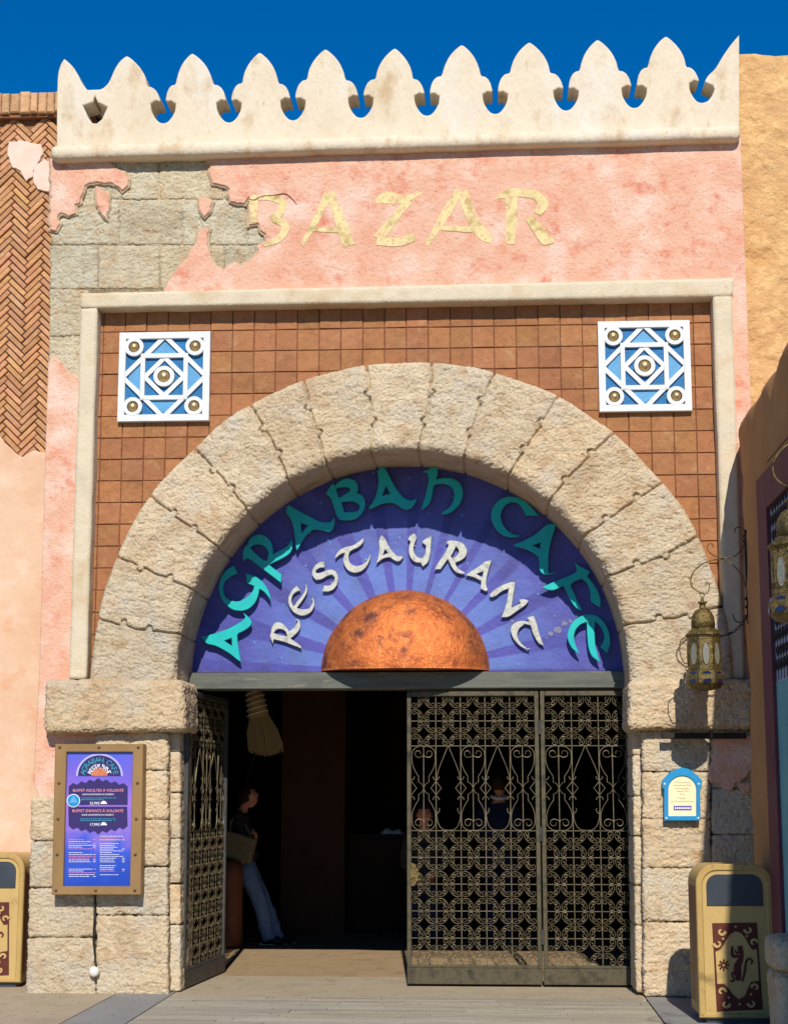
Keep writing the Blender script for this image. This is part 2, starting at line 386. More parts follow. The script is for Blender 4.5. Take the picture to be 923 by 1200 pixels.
def rock(p, a):
    q = Vector((p.x*.8, p.y, p.z*1.35))
    n1 = noise.noise(q*4.5); n2 = noise.noise(q*15+Vector((3, 1, 7)))
    w_ = Vector((n2*.05, 0, noise.noise(q*11)*.05))
    r1 = abs(noise.noise((q+w_)*12+Vector((8, 2, 4)))); r2 = abs(noise.noise((q+w_)*27+Vector((1, 5, 2))))
    n3 = noise.noise(q*62)
    crev = max(0, .10-r1)/.10; crev2 = max(0, .12-r2)/.12
    n4 = noise.noise(q*95); pit = max(0, -.25-noise.noise(q*33+Vector((4, 4, 9))))
    return a*(.6*n1+.5*n2+.42*n3+.25*n4-.5*crev-.4*crev2-1.6*pit+.3)
TR = random.Random(99)
def rtint(v=.1):
    g = 1+TR.uniform(-v, v*.6); k = TR.uniform(-.05, .05); return (g*(1+k), g, g*(1-k*1.3))
def rockbox(mb, corners, yf, depth, r=.03, amp=.012, step=.012, disp=rock, faces='front'):
    """block whose front face is the px-free quad corners [(x,z) bl, br, tr, tl] at Y=yf; rounded, displaced"""
    bl, br, tr, tl = [Vector(c) for c in corners]
    Lx = ((br-bl).length+(tr-tl).length)/2; H = ((tl-bl).length+(tr-br).length)/2; W = depth
    nx = max(2, int(Lx/step)); nz_ = max(2, int(H/step)); ny = max(2, int(W/step/1.3))
    r = min(r, Lx/2.2, H/2.2, W/2.2)
    idx = {}; vs = []; fs = []
    cen = Vector(((bl.x+tr.x)/2, yf, (bl.y+tr.y)/2))
    def vert(i, j, k):
        key = (i, j, k)
        if key in idx: return idx[key]
        p = Vector((Lx*i/nx, W*j/ny, H*k/nz_))
        inn = Vector((min(max(p.x, r), Lx-r), min(max(p.y, r), W), min(max(p.z, r), H-r)))
        n = p-inn
        if j == ny: n.y = 0
        n = n.normalized() if n.length > 1e-9 else Vector((0, -1, 0))
        q = inn+n*r if j < ny else Vector((inn.x+n.x*r, W, inn.z+n.z*r))
        u = q.x/Lx; v = q.z/H
        b = bl.lerp(br, u).lerp(tl.lerp(tr, u), v)
        wp = Vector((b.x, yf+q.y, b.y))
        d = disp(wp, amp)
        wp += n*d
        idx[key] = len(vs); vs.append(wp); return idx[key]
    for i in range(nx):
        for k in range(nz_): fs.append((vert(i, 0, k), vert(i+1, 0, k), vert(i+1, 0, k+1), vert(i, 0, k+1)))
    for j in range(ny):
        for k in range(nz_):
            fs.append((vert(0, j, k), vert(0, j, k+1), vert(0, j+1, k+1), vert(0, j+1, k)))
            fs.append((vert(nx, j, k), vert(nx, j+1, k), vert(nx, j+1, k+1), vert(nx, j, k+1)))
        for i in range(nx):
            fs.append((vert(i, j, 0), vert(i, j+1, 0), vert(i+1, j+1, 0), vert(i+1, j, 0)))
            fs.append((vert(i, j, nz_), vert(i+1, j, nz_), vert(i+1, j+1, nz_), vert(i, j+1, nz_)))
    mb.add(vs, fs, rtint())
def rb_px(mb, quad, yf, depth, **k):
    """quad in photo px: tl,tr,br,bl"""
    tl, tr, br, bl = [PXZ(x, y, yf) for x, y in quad]
    rockbox(mb, [bl, br, tr, tl], yf, depth, **k)

# ================================================================== GROUND
mb = MB(); mb.add([(-400, -400, -.03), (400, -400, -.03), (400, 400, -.03), (-400, 400, -.03)], [(0, 1, 2, 3)])
mb.build('ground', GAP, kind='structure')
mb = MB()
def slab(mb, x0, x1, y0, y1, z): mb.add([(x0, y0, -.025), (x1, y0, -.025), (x1, y1, -.025), (x0, y1, -.025), (x0, y0, z), (x1, y0, z), (x1, y1, z), (x0, y1, z)], [(4, 5, 6, 7), (0, 1, 5, 4), (1, 2, 6, 5), (2, 3, 7, 6), (3, 0, 4, 7)])
slab(mb, -14, -3.06, -30, 1.0, 0); slab(mb, 1.66, 2.6, -30, .3, 0); slab(mb, -2.59, 1.19, -.16, 1.35, 0)
mb.build('pavement', CONC, kind='structure')
mb = MB(); slab(mb, -3.05, -2.6, -30, .3, .0); slab(mb, 1.2, 1.65, -30, .3, .0); mb.build('paving_strip', CONCG, kind='structure')
mb = MB(); yy = -.17; k = 0
while yy > -13:
    wd = .105; x = -2.59-random.random()*1.2
    while x < 1.19:
        ln = random.uniform(1.0, 2.2); a, b = max(x, -2.59), min(x+ln, 1.19)
        if b-a > .05:
            g = random.uniform(.84, 1.08); c = (g, g*random.uniform(.97, 1.02), g*random.uniform(.94, 1.06))
            mb.add([(a+.003, yy-wd+.006, -.02), (b-.003, yy-wd+.006, -.02), (b-.003, yy, -.02), (a+.003, yy, -.02),
                    (a+.003, yy-wd+.006, .001), (b-.003, yy-wd+.006, .001), (b-.003, yy, .001), (a+.003, yy, .001)],
                   [(4, 5, 6, 7), (0, 1, 5, 4), (1, 2, 6, 5), (2, 3, 7, 6), (3, 0, 4, 7)], c)
        x += ln
    yy -= wd
mb.build('boardwalk', PLANK, kind='structure')
mb = MB(); slab(mb, -3.4, 2.5, 1.36, 9, .0); mb.build('floor', INFLOOR, kind='structure')

rg = random.Random(21); mb = MB()
for _ in range(900):
    x = rg.uniform(-3.6, 2.2); y = -rg.random()**1.5*3.2-.02; r_ = rg.uniform(.002, .006)
    a = rg.uniform(0, 6); pts = [(x+r_*math.cos(a+k*1.57)*rg.uniform(.6, 1.3), y+r_*math.sin(a+k*1.57)*rg.uniform(.6, 1.3), .0015) for k in range(4)]
    mb.add(pts+[(x, y, r_)], [(0, 1, 4), (1, 2, 4), (2, 3, 4), (3, 0, 4)])
gr = mb.build('grit', GAP, kind='stuff'); gr['label'] = 'loose grit scattered on the paving before the doorway'; gr['category'] = 'grit'

# ================================================================== CAFE BUILDING
B = thing('cafe_building', 'pink and cream bazaar facade with battlement parapet and big stone entrance arch', 'building', (P(478, 1167, .3).x, .3, 0))
Xl, Xr = -3.46, 2.14
ztop = P(461, 178, .1).z
AC = P(478, 795, 0); acx, acz = AC.x, AC.z
RO, RI = 373/FX*(0-CAMP.y)*1.0, 268/FX*(0-CAMP.y)
scale0 = (P(578, 795, 0).x-P(478, 795, 0).x)/100
RO = 376.5*scale0; RI = 267*scale0
acz = P(478, 788, 0).z
DXI = -.056; aci = acx+DXI
# solid wall core with the arched opening
Yc0, Yc1 = .215, 1.0
lp = [(Xl+.03, 0), (aci-RI-.03, 0), (aci-RI-.03, acz)]
lp += [(aci-(RI+.03)*math.cos(a), acz+(RI+.03)*math.sin(a)) for a in [PI*i/48 for i in range(1, 48)]]
lp += [(aci+RI+.03, acz), (aci+RI+.03, 0), (Xr-.02, 0), (Xr-.02, ztop+.1), (Xl+.03, ztop+.1)]
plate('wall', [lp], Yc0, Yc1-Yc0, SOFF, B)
# interior shell
mb = MB()
IX0, IX1, IY1, IZ = -3.3, 2.3, 8.8, 3.6
def quad(mb, a, b, c, d, **k): mb.add([a, b, c, d], [(0, 1, 2, 3)], **k)
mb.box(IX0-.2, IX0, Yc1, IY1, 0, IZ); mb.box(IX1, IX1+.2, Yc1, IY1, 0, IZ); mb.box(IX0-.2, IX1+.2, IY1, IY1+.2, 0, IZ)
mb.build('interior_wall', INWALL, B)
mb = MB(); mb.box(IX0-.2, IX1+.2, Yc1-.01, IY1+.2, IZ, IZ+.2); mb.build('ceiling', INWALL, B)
mb = MB(); 
mb.box(P(330, 900, 5.6).x, P(404, 900, 5.6).x, 5.6, 6.4, 0, IZ)
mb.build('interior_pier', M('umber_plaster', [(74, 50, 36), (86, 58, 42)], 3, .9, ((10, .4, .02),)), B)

# --- tiles
TY = .165
tl, tr, br, bl = [Vector(PXZ(*c, TY)) for c in ((113, 362), (836, 347), (852, 800), (101, 800))]
# keep tiles square: one uniform lattice
x0, x1 = PXZ(106, 420, TY)[0]-.02, PXZ(846, 420, TY)[0]+.03
z0, z1 = acz-.02, P(461, 356, TY).z+.05
ra = RO-.02
plate('tile_bedding', [[(x0-.1, z0-.1), (acx-ra, z0-.1)]+[(acx-ra*math.cos(a), acz+ra*math.sin(a)) for a in [PI*i/48 for i in range(49)]]+[(acx+ra, z0-.1), (x1+.1, z0-.1), (x1+.1, z1+.04), (x0-.1, z1+.04)]], TY+.012, .04, MORTAR, B)
mb = MB(); tp = 26.6*scale0*1.012
i = 0
zt = z1-.075
row = 0
while zt > z0:
    x = x0-.06; 
    while x < x1:
        a, b = x+.003+random.uniform(-.001, .002), x+tp-.003+random.uniform(-.002, .001); c, d = zt-tp+.003+random.uniform(-.001, .002), zt-.003+random.uniform(-.002, .001)
        # skip tiles wholly under the arch ring
        far = max(math.hypot(xx-acx, max(zz-acz, 0)) for xx in (a, b) for zz in (c, d))
        if far > RO-.03:
            g = random.uniform(.88, 1.12); y = TY+random.uniform(-.003, .003); tiltx, tiltz = random.uniform(-.03, .03), random.uniform(-.03, .03)
            cx_, cz_ = (a+b)/2, (c+d)/2
            mb.box(a, b, y, TY+.02, c, d, bev=.004, tint=(g, g*random.uniform(.95, 1.04), g*random.uniform(.93, 1.07)), fn=lambda v: Vector((v.x, v.y+(v.x-cx_)*tiltx+(v.z-cz_)*tiltz, v.z)))
        x += tp
    zt -= tp; row += 1
mb.build('tile_wall', TILE, B)

# --- arch ring with interlocked voussoirs
joint_px = [(116, 725), (136, 652), (176, 581), (225, 522), (292, 473), (355, 443), (429, 426), (506, 421), (580, 437), (652, 468), (717, 511), (770, 570), (811, 632), (838, 712)]
jth = []
for a, b in joint_px:
    x, z = PXZ(a, b, 0); jth.append(math.atan2(z-acz, x-acx))
prof = []  # (r, y, nr, ny, s)
YF = -.03
def addp(a, b, n, na, nb):
    for i in range(n):
        t = i/n; v = Vector(a).lerp(Vector(b), t); nn = Vector(na).lerp(Vector(nb), t).normalized(); prof.append((v.x, v.y, nn.x, nn.y))
rc = .045; rc2 = .07
addp((RO, .2), (RO, YF+rc), 10, (1, 0), (1, 0))
for i in range(5): a = PI/2*i/5; prof.append((RO-rc+rc*math.cos(a), YF+rc-rc*math.sin(a), math.cos(a), -math.sin(a)))
addp((RO-rc, YF), (RI+rc2, YF), 74, (0, -1), (0, -1))
for i in range(8): a = PI/2*i/8; prof.append((RI+rc2-rc2*math.sin(a), YF+rc2-rc2*math.cos(a), -math.sin(a), -math.cos(a)))
addp((RI, YF+rc2), (RI, .98), 40, (-1, 0), (-1, 0)); prof.append((RI, .98, -1, 0))
NT = 960; vs = []; fs = []; mis = []
bumps_ = {}
for ji, th in enumerate(jth):
    rnd = random.Random(ji+3); sgn = 1 if th > PI/2 else -1
    bumps_[ji] = [(RO-(RO-RI)*rnd.uniform(.3, .38), sgn*rnd.choice((1, 1, -1))*.055, .03), (RO-(RO-RI)*rnd.uniform(.62, .72), -sgn*.05, .03), rnd.uniform(-.03, .03)]
NL = 16; NTT = NT+2*NL
for i0 in range(NTT+1):
    i = min(max(i0-NL, 0), NT); leg = -(.12)*max(NL-i0, i0-NL-NT, 0)/NL
    th = PI*i/NT
    for pi_, (r, y, nr, ny) in enumerate(prof):
        soff = y > YF+rc2*.9 and r < RI+.02
        wp = Vector((acx+DXI*(RO-r)/(RO-RI)+r*math.cos(th), y, acz+r*math.sin(th)+leg))
        edge = 1 if not soff else .22
        if r > RO-.01: edge = .5
        amp = .016*edge
        if soff: amp *= 1 if y > .14 else 2.4
        d = rock(wp, amp)
        if not soff: d += .02*noise.noise(wp*2.2)
        # joints
        for ji, jt in enumerate(jth):
            dt = (th-jt)
            if abs(dt) < .06:
                off = 0
                if r > RI+.03:
                    u = (RO-r)/(RO-RI)
                    for (rb_, am, wd) in bumps_[ji][:2]:
                        e = abs(r-rb_)
                        if e < wd: off += am*math.sqrt(max(0, 1-(e/wd)**2))*.8
                    off += bumps_[ji][2]*math.sin(u*PI)+.012*noise.noise(Vector((r*9, ji*3.3, 1)))
                ds = abs(dt*r-off)
                if ds < .0125:
                    d -= (.042 if not soff else .018)*(1-(ds/.0125)**2)
        n = Vector((nr*math.cos(th), ny, nr*math.sin(th)))
        vs.append(wp+n*d)
np_ = len(prof)
for i in range(NTT):
    for j in range(np_-1):
        fs.append((i*np_+j, i*np_+j+1, (i+1)*np_+j+1, (i+1)*np_+j))
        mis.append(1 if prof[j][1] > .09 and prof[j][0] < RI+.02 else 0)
mb = MB(); mb.add(vs, fs); mb.mi = mis
tnt = [rtint(.09) for _ in range(len(jth)+1)]; js = sorted(jth)
mb.t = [tnt[sum(1 for t in js if t < PI*min(max(i0+.5-NL, 0), NT)/NT)] for i0 in range(NTT) for j in range(np_-1)]
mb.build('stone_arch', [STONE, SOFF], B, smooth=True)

# --- cream surround frame (three bars, mitre-free butt)
mb = MB()
soft = lambda p, a: a*(noise.noise(p*3)+.35*noise.noise(p*14))
rb_px(mb, [(94, 343), (860, 325), (859, 347), (94, 361)], 0.0, .2, r=.012, amp=.006, step=.03, disp=soft)
mb.build('surround', FRAMEM, B, smooth=True)
mb = MB()
rb_px(mb, [(94, 361), (114, 360), (101, 796), (80, 796)], 0.002, .2, r=.012, amp=.006, step=.03, disp=soft)
mb.build('surround', FRAMEM, B, smooth=True)
mb = MB()
rb_px(mb, [(835, 346), (858, 346), (873, 796), (850, 796)], 0.002, .2, r=.012, amp=.006, step=.03, disp=soft)
mb.build('surround', FRAMEM, B, smooth=True)

# --- exposed ashlar, upper left
GY = .085
mb = MB()
rows = [((183, 234), [60, 139, 187, 262, 330]), ((235, 285), [58, 138, 215, 290, 330]), ((286, 336), [58, 114, 187, 262, 312, 330]), ((346-10, 346+44), [57, 96, 130]), ((391, 440), [56, 96, 130])]
rows = [((186, 233.5), [60, 138, 187, 262, 340]), ((234.5, 286.5), [59, 139, 214, 289, 340]), ((287.5, 338), [58, 115, 187, 263, 340]), ((339, 394), [57.5, 104]), ((395, 446), [57, 104])]
rows[0] = ((188, 233.5), [60, 108, 186, 262, 340])
for (ya, yb), xs in rows:
    for a, b in zip(xs[:-1], xs[1:]):
        rb_px(mb, [(a+.7, ya+.5), (b-.7, ya+.5), (b-.7, yb-.3), (a+.7, yb-.3)], GY, .14, r=.014, amp=.013, step=.010)
mb.box(PXZ(60, 300, .1)[0]+.01, PXZ(345, 300, .1)[0], .094, .2, PXZ(60, 352, .1)[1], PXZ(60, 186, .1)[1]); mb.box(PXZ(60, 300, .1)[0]+.01, PXZ(103, 400, .1)[0], .095, .2, PXZ(60, 444, .1)[1], PXZ(60, 351, .1)[1]); mb.build('ashlar_wall', STONEG, B, smooth=True)

# --- pink plaster skin, broken open
PY = .045; PT = .06

UNDER = M('scratch_coat', [(176, 156, 128), (196, 172, 142)], 9, .95, ((30, .8, .02), (90, .6, .006)))
def undercoat(px_pts, seed, grow=.02):
    l = _clean(px_loop(px_pts, PY))
    if _area(l) < 0: l = l[::-1]
    q = [(x+.010*noise.noise(Vector((x*14, z*14, seed))), z+.010*noise.noise(Vector((x*14, z*14, seed+5)))) for x, z in _inset(l, -grow)]
    plate('plaster_undercoat', [q], PY+.016, .05, UNDER, B, bev=.006)
inner = lambda p, a, b: False
def keepstraight(p, a, b):
    return False
pk_outer = [(59, 186), (122, 184), (128, 190), (146, 202), (152, 210), (150, 218), (143, 222), (130, 214), (122, 214), (106, 212), (100, 218), (97, 224), (94, 236), (88, 240), (88, 250), (80, 254), (72, 248), (66, 255), (70, 262), (66, 270), (58, 268)]
main = [(868, 160), (876, 345), (884, 500), (886, 800), (886, 1010), (836, 1010), (836, 800), (836, 600), (850, 338), (845, 332), (100, 350)]
pk_a = ragged(pk_outer, 2.2, 3.5, 1)
plate('plaster', [px_loop(pk_a, PY)], PY, PT, PINK, B, bev=.008); undercoat(pk_a, 1, .016)
# main field right of the break
brk = [(238, 184), (247, 190), (245, 200), (249, 214), (262, 216), (268, 222), (270, 236), (285, 238), (291, 230), (292, 262), (302, 262), (305, 270), (311, 274), (310, 284), (302, 288), (301, 298), (290, 306), (282, 312), (275, 306), (266, 312), (262, 318), (254, 312), (246, 300), (243, 284), (244, 268), (238, 266), (231, 272), (230, 284), (222, 294), (220, 302), (210, 310), (204, 320), (197, 330), (193, 338)]
brk_r = ragged_open(brk, 2.0, 3.5, 4)
field = brk_r+[(193, 352), (500, 346), (852, 338), (852, 520), (863, 800), (889, 800), (888, 660), (880, 475), (874, 330), (868, 158)]
plate('plaster', [px_loop(field, PY)], PY, PT, PINK, B, bev=.006)
undercoat(brk_r+[(200, 348), (400, 340), (400, 190)], 6, .018)
isl = [[(113, 218), (128, 228), (128, 240), (124, 256), (116, 246), (112, 232)], [(232, 232), (240, 230), (248, 236), (246, 248), (240, 254), (234, 246)]]
for q, l in enumerate(isl): undercoat(ragged(l, 1.5, 3, 9+q), 2+q, .014); plate('plaster', [px_loop(ragged(l, 1.5, 3, 9+q), PY)], PY, PT, PINK, B, bev=.008)
# left strip below the ashlar, down to the pillar
ls = ragged_open([(56, 424), (62, 416), (70, 424), (80, 436), (92, 442), (104, 450)], 1.6, 3.5, 12)
ls += [(104, 460), (90, 796), (112, 802), (130, 862), (130, 872), (112, 880), (90, 900), (62, 950), (54, 944), (46, 950), (44, 930), (38, 914), (40, 895), (46, 780), (52, 560)]
plate('plaster', [px_loop(ls, PY)], PY, PT, PINK, B, bev=.008)
# right patch over the pillar
rs = ragged([(838, 866), (888, 860), (887, 900), (878, 905), (868, 918), (862, 918), (858, 926), (848, 925), (842, 918), (832, 917), (830, 905), (834, 890)], 1.4, 3.5, 22)
plate('plaster', [px_loop(rs, -.035)], -.035, .06, PINK, B, bev=.008)
rs = ragged([(864, 917), (880, 917), (880, 928), (872, 930)], 1.2, 3, 25)
plate('plaster', [px_loop(rs, -.035)], -.035, .06, PINK, B, bev=.008)
# plaster backing (so nothing is hollow behind the skins)
mb = MB(); mb.box(Xl+.02, x0-.09, .105, Yc0+.003, 0, ztop+.05); mb.box(x0-.09, Xr-.01, .105, Yc0+.003, z1+.042, ztop+.05); mb.box(x1+.102, Xr-.01, .1, Yc0+.003, 0, z1+.042)
mb.build('plaster_backing', PINK, B)

for q_, ck in enumerate(([(289, 233), (298, 234), (306, 230), (320, 229), (334, 227), (342, 233), (348, 239)],)):
    st = ragged(stroke([(x, y, 1.1 if 0 < i < len(ck)-1 else .4) for i, (x, y) in enumerate(ck)], 4), .5, 1.5, 50+q_)
    link('crack', plate_mesh([px_loop(st, PY)], PY-.0015-.004*(q_ == 0), .004), MORTAR, B)
# --- lettering painted on plaster
def bz(ox, oy, s, strokes):
    ms = []
    for q, st in enumerate(strokes):
        o = stroke([(ox+x/s, oy+y/s, w_/s) for x, y, w_ in st]); o = ragged(o, .35, 2.5, q+ox*.01)
        ms.append(plate_mesh([px_loop(o, PY)], PY-.003-.0012*q, .0045))
    return merge_meshes('painted_letter', ms)
s_ = 6.593
for ox, st in ((280, [[(108, 88, 60), (115, 200, 62), (112, 300, 60)], [(150, 108, 42), (250, 108, 48), (335, 150, 58), (315, 230, 52), (250, 275, 54)], [(262, 272, 50), (345, 310, 60), (352, 375, 58), (290, 440, 46), (190, 478, 22)]]),
               (280, [[(690, 78, 60), (590, 290, 50), (482, 478, 28)], [(705, 72, 60), (770, 250, 80), (850, 480, 90)], [(570, 352, 36), (810, 362, 40)]]),
               (420, [[(130, 142, 30), (220, 108, 92), (350, 120, 62), (492, 68, 12)], [(385, 135, 60), (280, 265, 60), (150, 430, 88)], [(140, 446, 60), (300, 452, 66), (430, 415, 60)]]),
               (420, [[(785, 50, 56), (680, 220, 70), (528, 475, 30)], [(800, 60, 78), (870, 250, 84), (960, 390, 90), (1030, 430, 60)], [(640, 345, 36), (880, 355, 46)]]),
               (540, [[(268, 112, 12), (370, 75, 66), (445, 62, 55)], [(390, 90, 92), (390, 260, 88), (378, 468, 66)], [(440, 75, 52), (560, 85, 66), (632, 155, 84), (585, 235, 50)], [(525, 262, 64), (600, 360, 84), (650, 432, 84), (715, 432, 44)]])):
    link('painted_letter', bz(ox, 215, s_, st), GOLDP, B)

# --- cornice
mb = MB()
rb_px(mb, [(58, 169), (868, 145), (868, 161.5), (58, 186)], -.075, .2, r=.058, amp=.006, step=.02, disp=soft)
mb.build('cornice', CREAM, B, smooth=True)

# --- parapet with ogee merlons
PAY = .03
tips = [(75, 68), (148.5, 65), (225, 62), (304, 61), (381, 57), (462.5, 56), (541, 52), (620, 49), (700, 46), (780, 42), (866, 40)]
holes = [(111, 145), (191, 144), (268, 143), (343, 140.5), (422.5, 137.5), (500, 135), (580, 133), (663, 129), (743, 126), (822, 120)]
loop = [(66, 185), (66.5, 110), (67.5, 85), (71, 74), (75, 68), (79, 71), (86, 78), (92, 88), (96, 97), (102, 104.5), (118, 104.5), (126, 98)]
def side(tip, gap, sg, wob):
    """from merlon tip down into the gap (sg=+1: gap to the right)"""
    tx, ty = tip; gx, gy = gap; W_ = abs(gx-tx)
    pts = [(0, 0), (.06, 1), (.16, 4.2), (.28, 9), (.40, 15.5), (.49, 23), (.54, 29.5), (.56, 34), (.60, 36.2), (.69, 36.6), (.79, 39.5), (.87, 45), (.915, 52), (.925, 60)]
    pts = [(a+wob*.012*math.sin(b*.2), b*(1+wob*.02)) for a, b in pts]
    out = [(tx+sg*W_*a, ty+b*1.0) for a, b in pts]
    nk = gy-25.5
    out = [(x, min(y, nk-2)) for x, y in out]
    out += [(gx-sg*(4.2+wob), nk), (gx-sg*9, nk-1), (gx-sg*14.5, nk+2.5), (gx-sg*14, gy-15), (gx-sg*10, gy-7), (gx-sg*5, gy-1.5), (gx, gy)]
    return out
for i in range(1, 11):
    t = tips[i]
    if i == 1:
        loop += [(130, 90), (134, 80), (140, 71), (146, 66), (148.5, 65)]
    if i < 10:
        rgt = side(t, holes[i], 1, random.uniform(-.7, .7)); 
        loop += rgt[1:] if i == 1 else rgt
        lft = side(tips[i+1], holes[i], -1, random.uniform(-.7, .7))[::-1]
        if i == 9:
            lft = [p for p in lft if p[0] < 866 and p[1] > 41]
            lft = [(822, 120), (829, 118), (834, 112), (837, 104), (835, 99.5), (828, 97), (825.5, 95), (829, 88), (838, 80), (846, 66), (857, 50)]
            loop += lft[1:]+[(866, 40), (866.5, 158), (866.5, 160)]
        else: loop += lft[1:-1]
gh = [(97, 123), (103, 137), (108, 143.5), (113, 144), (119, 139), (125.5, 125), (114, 119), (111, 112), (109, 119)]
plate('parapet', [px_loop(smooth_loop(loop, 2, 42), PAY), px_loop(gh, PAY)], PAY, .27, CREAM, B, bev=.014, bres=3)
# slate caught in the first loophole
# --- imposts
mb = MB(); rb_px(mb, [(52, 797), (215, 797), (217, 856), (51, 860)], -.13, .6, r=.055, amp=.017, step=.009); il = mb.build('impost', STONEG if 0 else STONE, B, label='left impost block under the arch', smooth=True)
mb = MB(); rb_px(mb, [(737, 797), (885, 797), (887, 853), (736, 856)], -.13, .6, r=.055, amp=.017, step=.009); mb.build('impost', STONE, B, label='right impost block behind the lantern', smooth=True)
# --- pillars
mb = MB()
def colblocks(xa, xb, ys, yf, depth, xa2=None, xb2=None, r=.024, amp=.015, step=.009):
    for a, b in zip(ys[:-1], ys[1:]):
        f = lambda x, x2, y: x+(x2-x)*(y-860)/307
        rb_px(mb, [(f(xa, xa2 or xa, a)+.5, a+.5), (f(xb, xb2 or xb, a)-.5, a+.5), (f(xb, xb2 or xb, b)-.5, b-.5), (f(xa, xa2 or xa, b)+.5, b-.5)], yf, depth, r=r, amp=amp, step=step)
colblocks(38, 111, [935, 986, 1041, 1099, 1168.5], 0.0, .3, 30, 112)
colblocks(111, 197, [858, 903, 961, 1016, 1073, 1168.5], -.005, .5, 112, 197)
mb.build('pillar', STONE, B, label='left stone pillar behind the menu board', smooth=True)
mb = MB(); colblocks(196, 211.5, [852, 881, 929, 983, 1036, 1084, 1163], .10, .5, 196, 212, r=.02, amp=.01)
mb.build('door_jamb', STONE, B, smooth=True)
mb = MB()
colblocks(752, 832, [855, 904.5, 960, 1017.5, 1081, 1168.5], -.005, .5, 754, 834)
colblocks(833, 889, [855, 924, 978, 1030, 1090, 1168], 0.0, .3, 834, 894)
mb.build('pillar', STONE, B, label='right stone pillar behind the bin', smooth=True)
mb = MB(); colblocks(740, 752, [852, 885, 933, 980, 1038, 1085, 1164], .10, .5, 745, 756, r=.02, amp=.01)
mb.build('door_jamb', STONE, B, smooth=True)
# --- lintel beam
BY = .60
tlb, brb = PXZ(218, 788.5, BY), PXZ(742, 806, BY)
mb = MB(); mb.box(tlb[0], brb[0], BY, BY+.28, brb[1], tlb[1], bev=.006); mb.build('lintel_beam', BEAM, B)
LZ = brb[1]

# ================================================================== ENTRANCE SIGN
SY = .74
SG = thing('entrance_sign', 'half round blue sign with teal and silver letters over a copper half dome', 'sign', (acx, SY, acz))
pc = PXZ(474.5, 787, SY); pr = RI+.0
NA, NR = 270, 10
Rays = [(3, 9), (17, 25), (32, 40), (47, 55), (62, 70), (77, 84.5), (92, 99), (106, 114), (121, 129), (137, 145), (152, 160), (169, 175)]
def lin3(c): return lin(c)[:3]
vs = []; fs = []; tn = []
radii = [.3, .66, .8, .95, 1.1, 1.25, 1.4, 1.55, 1.7, 1.9]
dark, mid, light, rim = (58, 48, 150), (74, 70, 176), (92, 116, 188), (50, 44, 130)
for j, rr in enumerate(radii):
    for i in range(NA+1):
        a = PI*i/NA; x = pc[0]+rr*math.cos(a); z = pc[1]+rr*math.sin(a)
        dx, dz = x-aci, z-acz+.02; l = math.hypot(dx, dz)
        if l > pr+.045: x = aci+dx*(pr+.045)/l; z = acz-.02+dz*(pr+.045)/l
        vs.append((x, SY, max(z, pc[1]-.02)))
        deg = 180*i/NA
        inray = any(p <= deg <= q for p, q in [(1, 8), (14, 25), (31, 42), (47, 58), (62, 72), (76, 85), (89, 97), (102, 111), (117, 128), (134, 145), (151, 161), (168, 176)])
        t = max(0, min(1, (rr-.66)/(1.15))); A = lin3(light); D = lin3(mid)
        if inray: c = tuple(A[k]*(1-t*.45)+lin3((98, 112, 188))[k]*(t*.45) for k in range(3)) if t < .6 else tuple(lin3((84, 90, 170))[k] for k in range(3))
        else: c = lin3((76, 76, 164)) if t < .5 else lin3((68, 70, 152))
        if rr > 1.0: c = tuple(c[k]*.5+lin3((70, 70, 154))[k]*.5 for k in range(3))
        g = 1+.12*noise.noise(Vector((x*3, z*3, 1))); tn.append(tuple(v*g for v in c))
me = bpy.data.meshes.new('panel')
for j in range(len(radii)-1):
    for i in range(NA): a = j*(NA+1)+i; fs.append((a, a+NA+1, a+NA+2, a+1))
me.from_pydata(vs, [], fs); me.update()
ca = me.color_attributes.new('tint', 'FLOAT_COLOR', 'POINT')
ca.data.foreach_set('color', [q for c in tn for q in (*c, 1)])
link('painted_panel', me, SIGNP, SG)
# backing board behind the painted face
lp = [(aci+(pr+.02)*math.cos(a), acz-.02+(pr+.02)*math.sin(a)) for a in [PI*i/60 for i in range(61)]]
plate('backing_board', [lp], SY+.004, .05, MORTAR, SG)
# copper half dome
mb = MB(); vs = []; fs = []; dr = 98.5/100*(P(574, 787, SY).x-P(474, 787, SY).x)/1.0
n1, n2 = 64, 40
for j in range(n2+1):
    b = PI/2*j/n2
    for i in range(n1+1):
        a = PI*i/n1
        x = math.cos(a)*math.cos(b); z = math.sin(a)*math.cos(b); y = math.sin(b)
        p = Vector((pc[0]+dr*x, SY-.42*y, pc[1]+dr*.97*z)); nn = Vector((x, -y*1.6, z)).normalized()
        q = p*1
        p += nn*(.006*noise.noise(q*6)+.0025*noise.noise(q*24))
        vs.append(p)
for j in range(n2):
    for i in range(n1): a = j*(n1+1)+i; fs.append((a, a+n1+1, a+n1+2, a+1))
base = [j*(n1+1) for j in range(n2+1)]+[j*(n1+1)+n1 for j in range(n2, -1, -1)]
fs.append(tuple(base)); mb.add(vs, fs); mb.build('copper_dome', COPPER, SG, smooth=True)
